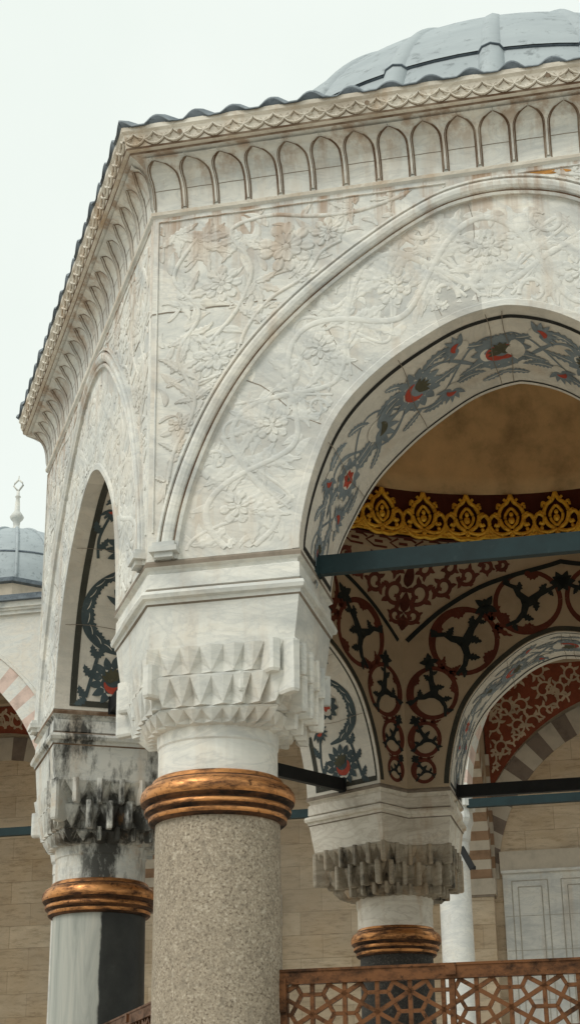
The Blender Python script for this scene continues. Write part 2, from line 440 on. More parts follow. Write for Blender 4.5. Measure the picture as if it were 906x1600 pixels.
def arch_wall_mesh():
    mb = MB()
    def pt(a, r, h): return (r * cos(rad(a)), -AP - h, ZS + r * sin(rad(a)))
    for i in range(len(ANG) - 1):
        a, b = ANG[i], ANG[i + 1]; am = (a + b) / 2
        k = max(j for j in range(len(BLOCKS)) if BLOCKS[j] <= am)
        mb.tone = TONE[k]
        ra, rb = ri(a), ri(b); na, nb = rin(a), rin(b); ma, mb_ = rm(a) - .06, rm(b) - .06
        prof = [(0, 0.0), (.002, .004), (.036, .004), (.046, -.006)]
        def col(ang, r0, m0):
            return [pt(ang, r0 + d, h) for d, h in prof] + [pt(ang, r0 + (m0 - r0) * q, -.006) for q in (.45, .75)] + [pt(ang, m0 - .035, -.006), pt(ang, m0 - .02, .004), pt(ang, m0, .004)]
        mb.grid([col(a, ra, ma), col(b, rb, mb_)], 0)
        mb.tone = .0
        m2a, m2b = rm(a), rm(b); ea, eb = ray_rect(rad(a), HALF, 2.1), ray_rect(rad(b), HALF, 2.1)
        mb.grid([[pt(a, m2a + (ea - m2a) * q, -.0) for q in (0, .5, 1)], [pt(b, m2b + (eb - m2b) * q, 0) for q in (0, .5, 1)]], 0)
        mb.grid([[pt(a, ma, .004), pt(a, m2a, 0)], [pt(b, mb_, .004), pt(b, m2b, 0)]], 0)
        # soffit
        mb.tone = TONE[k] * .5
        mb.grid([[((ra + (na - ra) * q) * cos(rad(a)), -AP + TH * q, ZS + (ra + (na - ra) * q) * sin(rad(a))) for q in (0, .5, 1)], [((rb + (nb - rb) * q) * cos(rad(b)), -AP + TH * q, ZS + (rb + (nb - rb) * q) * sin(rad(b))) for q in (0, .5, 1)]], 1)
        # inner lunette
        mb.tone = 0
        la, lb = ray_lun(rad(a)), ray_lun(rad(b))
        mb.grid([[(r * cos(rad(a)), -API, ZS + r * sin(rad(a))) for r in (na, (ra + la) / 2, la)], [(r * cos(rad(b)), -API, ZS + r * sin(rad(b))) for r in (nb, (rb + lb) / 2, lb)]], 2)
    # underside of the piers and the top of the wall
    for s in (-1, 1):
        mb.poly([(s * ri(0), -AP, ZS), (s * HALF, -AP, ZS), (s * HALFI, -API, ZS), (s * ri(0), -API, ZS)], 0)
    mb.poly([(-HALF, -AP, ZT), (HALF, -AP, ZT), (HALFI, -API, ZT), (-HALFI, -API, ZT)], 0)
    return mb.mesh('arch_wall', [M['marble_wall'], M['soffit'], M['plaster']])

# ---- moulding round the arch
def moulding_mesh():
    mb = MB()
    prof = [(-.085, -.004), (-.085, .016), (-.07, .022), (-.06, .006), (-.05, .005), (-.046, .018), (-.03, .027), (-.008, .030), (.008, .024), (.012, .002), (.022, .002), (.026, .018), (.04, .016), (.042, -.004)]
    rows = []
    for a in ANG:
        rows.append([((rm(a) + d) * cos(rad(a)), -AP - h, ZS + (rm(a) + d) * sin(rad(a))) for d, h in prof])
    mb.grid(rows, 0, matf=lambda i, j: 1 if j in (3, 9) else 0)
    # small moulded feet at the ends
    for s in (-1, 1):
        x = s * (rm(0) - .02)
        mb.box((x, -AP - .03, ZS + .045), (.15, .075, .03)); mb.box((x, -AP - .022, ZS + .017), (.10, .06, .03))
        mb.box((x, -AP - .026, ZS + .075), (.12, .06, .022))
    return mb.mesh('arch_moulding', [M['marble_wall'], M['groove']])

# ---- relief carving of the spandrels and the arch band
def relief_mesh():
    random.seed(21); mb = MB()
    H = .0058
    # spandrel (left half, mirrored)
    o = Orn()
    def inside(x, z):
        r = hypot(x, z); a = fold(degrees(atan2(z, x)))
        return r > rm(degrees(atan2(z, x))) + .045 and abs(x) < HALF - .035 and .12 < z < 2.065
    def spray(c, a, L, n, W, h):
        """bundle of long leaves fanning from one point"""
        for k in range(n):
            q = (k - (n - 1) / 2) / max(1, (n - 1) / 2)
            o.leaf(c, a + q * 1.05, L * (1 - .3 * abs(q)) * random.uniform(.85, 1.1), W, 0, h * random.uniform(.7, 1.05), q * random.uniform(.4, 1.3), True, teeth=1, n=10)
    o.carved_flower((-1.10, 1.80), .165, 9, 0, H * 1.5)
    o.carved_flower((-.86, 1.86), .10, 8, 0, H * 1.2)
    o.carved_flower((-1.47, 1.62), .12, 8, 0, H * 1.1)
    o.carved_flower((-1.50, 1.16), .14, 9, 0, H * 1.2)
    o.carved_flower((-1.70, .78), .075, 7, 0, H)
    for c, a, L, n, W in (((-1.62, 1.92), -.5, .26, 5, .06), ((-1.35, 1.92), -2.2, .24, 5, .055), ((-1.72, 1.55), .2, .24, 5, .055), ((-1.28, 1.60), -.9, .22, 4, .05), ((-1.05, 1.62), .5, .18, 4, .045), ((-1.33, 1.40), .9, .2, 4, .045),
                          ((-1.5, .98), -1.6, .26, 5, .055), ((-1.66, 1.33), -1.2, .22, 5, .05), ((-1.62, .92), 1.9, .2, 4, .045), ((-1.72, .62), 1.3, .16, 4, .04), ((-1.78, .45), 1.4, .14, 3, .035), ((-.72, 2.0), 3.3, .18, 4, .04), ((-.5, 2.03), 3.2, .14, 3, .03), ((-1.75, 1.98), -.9, .2, 4, .05), ((-1.72, 1.1), .9, .2, 4, .05)):
        spray(c, a, L, n, W, H)
    def stemline(P, w):
        pts = []
        for i in range(len(P) - 1):
            p0, p1, p2, p3 = P[max(i - 1, 0)], P[i], P[i + 1], P[min(i + 2, len(P) - 1)]
            for k in range(8):
                t = k / 8
                pts.append(tuple(.5 * (2 * p1[j] + (p2[j] - p0[j]) * t + (2 * p0[j] - 5 * p1[j] + 4 * p2[j] - p3[j]) * t * t + (3 * p1[j] - p0[j] - 3 * p2[j] + p3[j]) * t ** 3) for j in (0, 1)))
        o.ribbon(pts, w, 0, H, True)
    stemline([(-1.78, .3), (-1.74, .6), (-1.62, .9), (-1.72, 1.2), (-1.6, 1.45), (-1.75, 1.7), (-1.6, 1.95)], .026)
    stemline([(-1.55, 1.25), (-1.38, 1.45), (-1.3, 1.7), (-1.42, 1.95), (-1.2, 2.02), (-.95, 1.98), (-.7, 1.97), (-.4, 2.04)], .026)
    stemline([(-1.60, 1.02), (-1.4, 1.1), (-1.34, 1.3), (-1.2, 1.48), (-1.0, 1.6), (-.9, 1.74), (-.78, 1.8)], .022)
    pts = []
    for _ in range(900):
        x, z = random.uniform(-1.83, 0), random.uniform(.15, 2.05)
        if not inside(x, z) or any(hypot(x - p[0], z - p[1]) < .072 for p in pts): continue
        pts.append((x, z)); L = random.uniform(.10, .19)
        o.leaf((x, z), random.gauss(1.2, .9), L, L * random.uniform(.24, .36), 0, H * random.uniform(.35, .7), random.uniform(-1.8, 1.8), True)
    o.mirrored().emit(mb, fmapF(.001), inside)
    # thin frame round the spandrel
    o = Orn()
    o.ribbon([(-HALF + .03, .16), (-HALF + .03, 2.07), (-.2, 2.07)], .012, 0, .008, True)
    o.mirrored().emit(mb, fmapF(.001), lambda x, z: hypot(x, z) > rm(degrees(atan2(z, x))) + .03)
    # arch band in (arc, offset) coordinates
    RMID = 1.40
    def fb(u, v, h):
        a = u / RMID; aa = degrees(a); r0 = ri(aa) + .055; r1 = rm(aa) - .10
        r = (r0 + r1) / 2 + v * (r1 - r0) / .52
        return (-r * cos(a), -AP - h + .006, ZS + r * sin(a))
    o = Orn(); P = .98; E = RMID * pi / 2; H = .0046
    us = [E * i / 160 for i in range(161)]
    o.ribbon([(u, .175 * sin(2 * pi * u / P)) for u in us], .036, 0, H, True)
    o.ribbon([(u, -.19 * sin(2 * pi * u / P + .25)) for u in us], .034, 0, H * .85, True)
    o.ribbon([(u, .235 * sin(2 * pi * u / (P * .62) + 1.1)) for u in us], .02, 0, H * .6, True)
    for k in range(6):
        u = P * (.25 + .5 * k); s = 1 if k % 2 == 0 else -1
        if u > E + .1: break
        o.carved_flower((u + .02, .015 * s), .10, 7, 0, H * 1.1)
        for q in range(5):
            a = -pi / 2 * s + (q - 2) * .55
            o.leaf((u, -.05 * s), a, .20, .07, 0, H * .9, (q - 2) * .35, True, teeth=1, n=10)
        for q in range(4):
            o.leaf((u + .1 + .06 * q, .10 * s - .05 * q * s), (.6 - .5 * q) * s, .22, .075, 0, H * .8, s * (1.2 - .5 * q), True, teeth=1, n=10)
            o.leaf((u - .1 - .05 * q, .06 * s - .05 * q * s), pi - (.6 - .4 * q) * s, .19, .065, 0, H * .8, -s * (1.1 - .5 * q), True, teeth=1, n=10)
        o.carved_scroll((u + .235, .20 * s), .085, 3 + k, -s, 0, H * .9, .9, .9, .028, False)
        o.ribbon([(u + .04, -.24 * s), (u + .16, -.06 * s), (u + .22, .02 * s), (u + .36, .23 * s)], .018, 0, H * .7, True)
    pts = []
    for _ in range(700):
        u, v = random.uniform(.05, E), random.uniform(-.235, .235)
        if any(hypot(u - p[0], v - p[1]) < .085 for p in pts): continue
        pts.append((u, v)); L = random.uniform(.10, .18)
        o.leaf((u, v), random.uniform(0, 6.3), L, L * random.uniform(.25, .38), 0, H * random.uniform(.25, .5), random.uniform(-1.6, 1.6), True)
    o.mirrored(E).emit(mb, fb, lambda u, v: abs(v) < .262 and .03 < u < 2 * E - .03)
    # joints between the blocks
    j = Orn()
    for x0, x1, z in ((-HALF, -1.16, 1.475), (1.16, HALF, 1.475)):
        j.ribbon([(x0 + (x1 - x0) * t / 8, z + .004 * sin(t * 2)) for t in range(9)], .007, 1, .0025)
    for a, w in ((38, .004), (57, .003), (92, .003), (103, .003), (124, .003), (143, .005)):
        a += random.uniform(-2, 2)
        j.ribbon([((ri(a) + .06 + (rm(a) - ri(a) - .16) * t / 6) * cos(rad(a + .8 * sin(t))), (ri(a) + .06 + (rm(a) - ri(a) - .16) * t / 6) * sin(rad(a + .8 * sin(t)))) for t in range(7)], w, 1, -.0042)
    j.emit(mb, fmapF(0))
    return mb.mesh('relief_carving', [M['marble_wall'], M['joint']])

# ---- painted ornament of the soffit, in (s along the arch, w from the outer edge)
NS = 480
_pts = [(-ri(180 - a) * cos(rad(a)), ri(180 - a) * sin(rad(a))) for a in [180 * i / NS for i in range(NS + 1)]]
_len = [0.0]
for i in range(NS): _len.append(_len[-1] + hypot(_pts[i + 1][0] - _pts[i][0], _pts[i + 1][1] - _pts[i][1]))
SHALF = _len[-1] / 2
def _bis(q):
    lo, hi = 0, NS
    while hi - lo > 1:
        m = (lo + hi) // 2
        if _len[m] <= q: lo = m
        else: hi = m
    return lo
def soffit_map(s, w, h):
    if s <= 0: return (_pts[0][0] + h, -AP + w, ZS + s)
    if s >= 2 * SHALF: return (_pts[-1][0] - h, -AP + w, ZS - (s - 2 * SHALF))
    i = _bis(s); t = (s - _len[i]) / (_len[i + 1] - _len[i])
    x = _pts[i][0] + t * (_pts[i + 1][0] - _pts[i][0]); z = _pts[i][1] + t * (_pts[i + 1][1] - _pts[i][1])
    dx, dz = _pts[i + 1][0] - _pts[i][0], _pts[i + 1][1] - _pts[i][1]; L = hypot(dx, dz)
    f = 1.0
    if DIN: a_ = degrees(atan2(z, x)); f = 1 - (1 - rin(a_) / ri(a_)) * w / TH
    return (x * f + dz / L * h, -AP + w, ZS + z * f - dx / L * h)
B_, K_, R_, O_, W_ = 0, 1, 2, 3, 4
def painted_flower(o, c, r, kind, rot=0.0, h=.004):
    """petals separated by the pale ground, one ring inside the other"""
    def petals(n, r0, r1, W, col, hh, a0=0.0, span=2 * pi, curl=.25):
        for k in range(n):
            a = rot + a0 + span * k / (n if span > 6 else max(1, n - 1))
            o.leaf((c[0] + r0 * cos(a), c[1] + r0 * sin(a)), a, r1 - r0, W, col, hh, curl, n=8)
    if kind == 0:      # round rosette
        o.disk(c, r * .98, W_, h, 22); petals(11, r * .45, r * 1.08, r * .50, B_, h + .0012, curl=0)
        o.disk(c, r * .5, W_, h + .0024, 16); petals(6, r * .08, r * .48, r * .36, R_, h + .0034, curl=0); o.disk(c, r * .12, O_, h + .0044, 9)
    elif kind == 1:    # peony with a red crescent and an olive heart
        o.disk(c, r * .9, W_, h, 20); petals(14, r * .55, r * 1.15, r * .36, B_, h + .0012)
        o.rosette(c, r * .62, 8, B_, h + .0020, .14, rot=rot)
        o.ring(c, r * .42, lambda t: r * (.06 + .26 * sin(pi * t)), R_, h + .0030, rot + .2, rot + 3.7, 22)
        petals(5, r * .02, r * .62, r * .26, O_, h + .0042, 4.1, 1.7)
    else:              # bud
        o.disk(c, r * .55, W_, h, 14); petals(7, r * .1, r * 1.25, r * .36, B_, h + .0012, -1.3, 2.6, .1)
        o.ring(c, r * .40, lambda t: r * (.05 + .30 * sin(pi * t)), R_ if r < .11 else O_, h + .0030, rot - 1.1, rot + 1.1, 12)
def soffit_orn():
    random.seed(9); o = Orn(); mid = .43; S = SHALF
    us = [.06 + (S - .05) * i / 130 for i in range(131)]
    def stem(u): return mid + .15 * sin(2 * pi * u / (S / 2.2) + .3)
    o.ribbon([(u, stem(u)) for u in us], lambda t: .022 + .007 * sin(t * 60), B_, .003)
    o.ribbon([(u, mid - .17 * sin(2 * pi * u / (S / 2.2) + .8)) for u in us], .014, B_, .003)
    def sweep(u, w, a, L, W, c, col=B_):
        """long feathered leaf with a pale rib"""
        o.leaf((u, w), a, L, W, col, .0036, c, teeth=1, n=15); o.leaf((u, w), a, L * .88, .0065, W_, .0046, c, n=12)
    fl = [(.065, .40, .085, 1, 1.3), (.20, .55, .09, 2, .4), (.275, .24, .085, 2, 2.6), (.335, .46, .125, 0, .3), (.52, .42, .14, 2, .5), (.70, .38, .15, 1, 1.0), (.815, .58, .095, 2, 2.2), (.875, .25, .10, 2, 3.6), (.995, .42, .15, 1, .6)]
    for i, (f, w, r, kd, rot) in enumerate(fl):
        u = f * S
        for a, L, c in (((.45, .27, -.9), (pi + .5, .27, -.9)) if i % 2 else ((-.5, .25, .9), (pi - .45, .25, .9))):
            if i == len(fl) - 1 and abs(a) < 1: continue
            sweep(u + .4 * r * cos(a), w + .4 * r * sin(a), a + random.uniform(-.25, .25), L * (.7 + 2.2 * r) * random.uniform(.85, 1.15), .062, c * random.uniform(.7, 1.4))
        painted_flower(o, (u, w), r, kd, rot, .005)
    for f, w, a, c in ((.13, .22, .3, .8), (.15, .62, -.2, -.8), (.42, .22, .2, .7), (.43, .64, -.3, -.8), (.60, .62, -.1, -.5), (.60, .20, .3, .8), (.78, .22, .2, .6), (.92, .66, 0, -.5), (.26, .66, .1, -.6)):
        sweep(f * S, w, a, .19, .045, c)
    # border lines
    ss = [.035 + (SHALF - .035) * i / 80 for i in range(81)]
    o.ribbon([(.035, .115)] + [(s, .1) for s in ss], .032, K_, .0025)
    o.ribbon([(s, TH - .035) for s in ss], .014, K_, .0025)
    o.ribbon([(.035, .1 - .016), (.035, TH - .028)], .03, K_, .0030)
    for s, j in ((.62, .5), (1.22, .4), (1.75, .4)):
        o.ribbon([(s + .01 * sin(q), .03 + .73 * q / 8) for q in range(9)], .0045, 5, .0105)
    return o.mirrored(SHALF)
def inlay_orn(flip):
    """dark inlaid scrolls of the side arches: peony, twig, C-shaped acanthus scroll and rosette, repeated upwards"""
    random.seed(14); o = Orn(); S = SHALF
    def curve(P, w, n=8):
        pts = []
        for i in range(len(P) - 1):
            p0, p1, p2, p3 = P[max(i - 1, 0)], P[i], P[i + 1], P[min(i + 2, len(P) - 1)]
            for k in range(n):
                t = k / n
                pts.append(tuple(.5 * (2 * p1[j] + (p2[j] - p0[j]) * t + (2 * p0[j] - 5 * p1[j] + 4 * p2[j] - p3[j]) * t * t + (3 * p1[j] - p0[j] - 3 * p2[j] + p3[j]) * t ** 3) for j in (0, 1)))
        o.ribbon(pts, w, B_, .003); return pts
    for u0, m in ((0, 1), (.98, -1)):
        if flip: m = -m
        W = lambda w: .43 + (w - .43) * m - (.03 if flip else 0)
        c = curve([(u0 + .40, W(.34)), (u0 + .44, W(.50)), (u0 + .56, W(.63)), (u0 + .74, W(.66)), (u0 + .90, W(.60)), (u0 + 1.0, W(.47))], lambda t: .018 + .062 * sin(pi * min(1, t * 1.15)) ** 1.2 if t < .87 else .02)
        for i in range(6, len(c) - 4, 4):
            a = atan2(c[i + 1][1] - c[i][1], c[i + 1][0] - c[i][0])
            o.leaf(c[i], a - .75 * m, .12, .055, B_, .0034, .9 * m, teeth=1, n=9); o.leaf(c[i], a - .6 * m, .08, .006, W_, .0048, .7 * m)
        t = curve([(u0 + .09, W(.62)), (u0 + .24, W(.585)), (u0 + .40, W(.55))], .026)
        for q, a in ((0, 2.5), (0, .9), (8, 1.0), (8, -.9), (14, .8), (14, -.7)): o.leaf(t[q], a * m, .10, .05, B_, .0034, -.8 * m * (1 if a > 0 else -1), teeth=1, n=9)
        t = curve([(u0 + .10, W(.22)), (u0 + .26, W(.20)), (u0 + .45, W(.235)), (u0 + .55, W(.26))], .020)
        for q, a in ((4, .8), (10, -.8), (16, .8), (20, -.7)): o.leaf(t[q], a * m, .12, .05, B_, .0034, -.8 * m * (1 if a > 0 else -1), teeth=1, n=9)
        painted_flower(o, (u0 + .21, W(.43)), .155, 1, .9, .005); painted_flower(o, (u0 + .73, W(.40)), .125, 2 if flip else 0, .2, .005)
        painted_flower(o, (u0 + .53, W(.24)), .085, 2, 2.6, .005); painted_flower(o, (u0 + 1.08, W(.30)), .12, 2 if flip else 0, .5, .005)
    ss = [.045 + (S - .045) * i / 80 for i in range(81)]
    o.ribbon([(q, .125) for q in ss], .046, K_, .0025); o.ribbon([(.045, .102), (.045, TH - .03)], .042, K_, .0030); o.ribbon([(q, TH - .035) for q in ss], .014, K_, .0025)
    for q0 in (.58, 1.15): o.ribbon([(q0 + .01 * sin(q), .03 + .73 * q / 8) for q in range(9)], .004, 5, .0105)
    return o.mirrored(SHALF)
def inlay_mesh(flip):
    mb = MB(); inlay_orn(flip).emit(mb, soffit_map, lambda s, w: .015 < w < TH - .01)
    return mb.mesh('inlaid_scroll', [M['p_slate'], M['p_moss'], M['p_red'], M['p_olive'], M['p_pale'], M['joint']])
def soffit_mesh():
    mb = MB(); soffit_orn().emit(mb, soffit_map, lambda s, w: .015 < w < TH - .01)
    return mb.mesh('painted_scroll', [M['p_blue'], M['p_black'], M['p_red'], M['p_olive'], M['p_pale'], M['joint']])

# ---- painted rings of the inner lunette
def lunette_mesh():
    random.seed(5); o = Orn(); mb = MB()
    rings = [(-1.262, 3.165, .108, .95), (-1.240, 3.435, .155, .88), (-1.155, 3.83, .235, .92), (-.865, 4.265, .305, .98), (-.305, 4.575, .285, 1.04)]
    for i, (x, z, r, sx) in enumerate(rings):
        w = .024 + .055 * r; tk = (2.6, 3.0, 3.2, 2.4, 4.4)[i]
        o.ring((x, z), r - w / 2, lambda t, w=w, tk=tk: w * (1.0 + .8 * max(0, cos(2 * pi * t - tk)) ** 2), 0, .003, sx=sx)
        def q(a, b): return (x + a * r * sx, z + b * r)
        for a in (tk - .5, tk + .45, tk + 3.4):   # leafy bulges on the inside of the ring
            rr = .86
            o.leaf(q(rr * cos(a), rr * sin(a)), a + pi + .9, r * .36, r * .22, 0, .0036, 1.2, teeth=1, n=8); o.disk(q(.88 * cos(a), .88 * sin(a)), r * .09, 0, .004, 9)
        # dark creature-like split leaf: neck, body and two limbs
        nx, nz = (rings[i + 1][0] - x, rings[i + 1][1] - z) if i + 1 < len(rings) else (.61, 0)
        d = atan2(nz, nx) - pi / 2 + (.35 if i < 3 else .15)
        c, sn = cos(d), sin(d)
        def b(u, v): return (x + (u * c - v * sn) * r * .97, z + (u * sn + v * c) * r * .97)
        o.ribbon([b(-.35, 1.12), b(-.22, .75), b(-.15, .4), b(.02, .08), b(.05, -.2)], lambda t, r=r: r * (.09 + .30 * t ** 1.5), 1, .0046)
        o.ribbon([b(-.02, -.02), b(-.3, -.22), b(-.55, -.3), b(-.78, -.62)], lambda t, r=r: r * (.24 - .15 * t), 1, .0050)
        o.ribbon([b(.02, -.05), b(.35, -.2), b(.55, -.45), b(.62, -.82)], lambda t, r=r: r * (.24 - .15 * t), 1, .0050)
        for u, v, a, L, W in ((-.18, .45, 2.6, .34, .2), (.0, .2, .2, .38, .22), (-.4, -.25, 2.3, .32, .2), (.4, -.22, .6, .36, .2), (-.65, -.45, 3.6, .3, .18), (.58, -.55, -.2, .3, .16), (-.2, .7, .4, .24, .14)):
            o.leaf(b(u, v), d + a, L * r, W * r, 1, .0054, random.uniform(-1, 1), teeth=1, n=8)
        if i + 1 < len(rings):   # maroon sprigs in the gaps beside the joint of two rings
            ux, uz = nx / hypot(nx, nz), nz / hypot(nx, nz); jx, jz = x + ux * r * .98, z + uz * r * .98
            for sd in (-1, 1):
                for q_, l_ in ((.35, .62), (1.0, .46), (-.3, .5)): o.leaf((jx - uz * sd * .02, jz + ux * sd * .02), atan2(uz, ux) + sd * (pi / 2 + q_ - .35), r * l_, r * .17, 0, .0038, sd * -.9, teeth=1, n=8)
        k = b(-.38, 1.14)
        o.rosette(k, .19 * r + .016, 6, 1, .0062, .5, rot=d)
        for a in (0.4, 1.9, 3.4, 4.6): o.leaf(k, d + a, .36 * r, .2 * r, 1, .0064)
    o = o.mirrored()
    # black outline under the pendentive
    xs = [-HALFI + .012 + (2 * HALFI - .024) * i / 80 for i in range(81)]
    o.ribbon([(x, zl(x) - .035) for x in xs], .042, 1, .0035)
    # thin dark outline of the arch
    o.ribbon([((ri(180 - a) + .028) * -cos(rad(a)), ZS + (ri(180 - a) + .028) * sin(rad(a))) for a in [1.5 + 177 * i / 90 for i in range(91)]], .042, 2, .003)
    o.emit(mb, lambda x, z, h: (x, -API + h, z), lambda x, z: abs(x) < HALFI - .004 and z < zl(x) - .004 and z > ZS + .02 and hypot(x, z - ZS) > ri(degrees(atan2(z - ZS, x))) + .004)
    return mb.mesh('painted_rings', [M['p_maroon'], M['p_dark'], M['p_moss']])

# ---- pendentive between two lunettes, built at the corner at 240 degrees
def pend_surf(phi, z):
    x = API * math.tan(pi / 6 - abs(phi)); z0 = zl(x); rb = API / cos(pi / 6 - abs(phi))
    t = max(0.0, min(1.0, (z - z0) / max(ZRING - z0, 1e-4)))
    return rb + (API - .002 - rb) * (t ** 1.6), z0
def pend_pt(phi, z, off=0.0):
    r, _ = pend_surf(phi, z); a = rad(240) + phi
    return ((r - off) * cos(a), (r - off) * sin(a), z)
def pendentive_mesh():
    mb = MB(); rows = []
    for j in range(41):
        phi = -pi / 6 + pi / 3 * j / 40; _, z0 = pend_surf(phi, 0)
        rows.append([pend_pt(phi, z0 + (ZRING - z0) * k / 12) for k in range(13)])
    mb.grid(rows, 0, True)
    return mb.mesh('pendentive', [M['plaster']])
def pendentive_paint_mesh():
    random.seed(8); o = Orn(); mb = MB(); RR = 2.5
    def scroll(c, R, a0, ch):
        N = 26; path = [(c[0] + R * (1 - .7 * i / N) * cos(a0 + ch * 7.5 * i / N), c[1] + R * (1 - .7 * i / N) * sin(a0 + ch * 7.5 * i / N)) for i in range(N + 1)]
        o.ribbon(path, lambda t: .036 * (1 - .25 * t), 0, .005)
        for i in range(2, N, 4):
            x, y = path[i]; ta = atan2(path[i + 1][1] - y, path[i + 1][0] - x) if i < N else 0
            o.leaf((x, y), ta - ch * .7, R * .75, R * .42, 0, .0055, -ch * 1.2)
    for (x, z, R, a, c) in ((.07, 4.52, .065, 3.4, 1), (.10, 4.70, .10, 3.6, 1), (.12, 4.88, .075, 3.0, -1), (.30, 4.76, .085, 3.2, 1), (.34, 4.90, .07, 2.8, -1), (.50, 4.84, .08, 3.2, 1), (.66, 4.90, .06, 3.0, -1), (.80, 4.92, .05, 3.1, 1)):
        scroll((x, z), R, a, c)
    o.leaf((0, 4.40), pi / 2, .14, .06, 0, .0055); o.leaf((0, 4.55), pi / 2, .16, .08, 0, .0055); o.leaf((0, 4.74), pi / 2, .18, .09, 0, .0055)
    o = o.mirrored()
    o.emit(mb, lambda x, z, h: pend_pt(x / RR, z, h), lambda x, z: abs(x / RR) < pi / 6 - .004 and pend_surf(x / RR, 0)[1] + .006 < z < ZRING - .01)
    return mb.mesh('painted_scroll', [M['p_maroon'], M['p_dark']])

# ---- cornice over one side (profile e outwards, z)
CPROF = [(0, ZT), (.016, ZT + .012), (.020, ZT + .03), (.004, ZT + .042), (.006, 5.20), (.012, 5.27), (.026, 5.34), (.052, 5.39), (.092, 5.432), (.135, 5.452), (.168, 5.458), (.170, 5.472), (.192, 5.478), (.196, 5.49), (.203, 5.53), (.214, 5.57), (.228, 5.585), (.230, 5.612)]
TAN30 = math.tan(pi / 6)
def cor_pt(e, z, q): return (q * (HALF + e * TAN30), -AP - e, z)
_cl = [0.0]
for i in range(len(CPROF) - 1): _cl.append(_cl[-1] + hypot(CPROF[i + 1][0] - CPROF[i][0], CPROF[i + 1][1] - CPROF[i][1]))
def cprof_at(t):
    for i in range(len(CPROF) - 1):
        if t <= _cl[i + 1] or i == len(CPROF) - 2:
            f = (t - _cl[i]) / (_cl[i + 1] - _cl[i]); e = CPROF[i][0] + f * (CPROF[i + 1][0] - CPROF[i][0]); z = CPROF[i][1] + f * (CPROF[i + 1][1] - CPROF[i][1])
            de, dz = CPROF[i + 1][0] - CPROF[i][0], CPROF[i + 1][1] - CPROF[i][1]; L = hypot(de, dz)
            return e, z, dz / L, -de / L
def cornice_mesh():
    random.seed(3); mb = MB()
    for i in range(len(CPROF) - 1):
        e0, z0 = CPROF[i]; e1, z1 = CPROF[i + 1]
        mat = 1 if i in (10, 12) else (2 if i in (1, 2) or i >= 11 else 0)
        for k in range(20):
            mb.tone = random.uniform(-.09, .05) if 3 < i < 10 else 0
            q0, q1 = -1 + k / 10, -1 + (k + 1) / 10
            mb.poly([cor_pt(e0, z0, q0), cor_pt(e0, z0, q1), cor_pt(e1, z1, q1), cor_pt(e1, z1, q0)], mat, False)
    mb.tone = 0
    T0, T1, TB = _cl[4] - .02, _cl[8] + .030, _cl[3]   # niche arches run from TB to T1
    def cm(u, t, h):
        e, z, nx, nz = cprof_at(max(0.0, t)); return (u * (HALF + e * TAN30) / HALF, -AP - e - nx * h, z + nz * h)
    o = Orn(); Wn = SIDE / 20
    tsp = TB + (T1 - TB) * .60
    for k in range(20):
        c = -HALF + Wn * (k + .5); hw = Wn / 2 - .0125
        half = [(hw, TB + (tsp - TB) * i / 5) for i in range(6)] + [(hw * (1 - (i / 12) ** 2.7), tsp + (T1 - tsp) * i / 12) for i in range(1, 13)]
        for s in (-1, 1):
            # raised web between this niche and its neighbour, closing to a band above the crown
            rows = []
            for x, t in half + [(0, T1 + .012), (0, _cl[9] + .008)]:
                rows.append([(c + s * x, t, -.001), (c + s * (x + .001), t, .013), (c + s * (x + Wn / 2) / 2, t, .0145), (c + s * Wn / 2, t, .0145)])
            o.quadstrip(rows, 0)
            o.ribbon([(c + s * (x - .004 if x > .004 else 0), t - .002) for x, t in half], .008, 1, .0012)
            o.ribbon([(c + s * (x + .004), t) for x, t in half], .005, 1, .0150)
        o.ribbon([(c - hw, TB + (T1 - TB) * .40), (c, TB + (T1 - TB) * .405), (c + hw, TB + (T1 - TB) * .40)], .0045, 3, .001)
    # leafy frieze on the slab: interlaced waves with three-lobed leaves
    ta, tb = _cl[12] + .004, _cl[16] - .006; tm = (ta + tb) / 2; am = (tb - ta) * .40
    WL = SIDE / 34
    def wave(y0, amp, ph, sg): return [(-HALF + SIDE * i / 544, y0 + sg * amp * (1 - 2 * abs(sin(pi * (i / 16 + ph))) ** .75)) for i in range(545)]
    o.ribbon(wave(tm - am * .42, am * .42, 0, 1), .012, 2, .013, True); o.ribbon([(x, y - .009) for x, y in wave(tm - am * .42, am * .42, 0, 1)], .006, 1, .002)
    o.ribbon(wave(tm + am * .45, am * .45, .5, 1), .012, 2, .013, True); o.ribbon([(x, y - .009) for x, y in wave(tm + am * .45, am * .45, .5, 1)], .005, 1, .002)
    for k in range(34):
        x = -HALF + WL * k
        for a, L in ((-.95, 1.0), (-.4, .9), (.4, .9), (.95, 1.0)):
            o.leaf((x + random.uniform(-.003, .003), tm - am * .25), pi / 2 + a, am * L * random.uniform(.8, 1.1), am * .5, 2, .012, a, True, n=5)
            o.leaf((x + WL / 2, tm - am * .95), pi / 2 + a, am * .6 * L, am * .36, 2, .010, a, True, n=5)
    for k in (4, 17, 29, 41):
        o.disk((-HALF + SIDE * k / 48, tm + .01), .013, 1, .0145, 8)
    o.emit(mb, cm, lambda u, t: abs(u) < HALF - .002)
    return mb.mesh('cornice', [M['marble_niche'], M['groove'], M['marble_warm'], M['joint']])

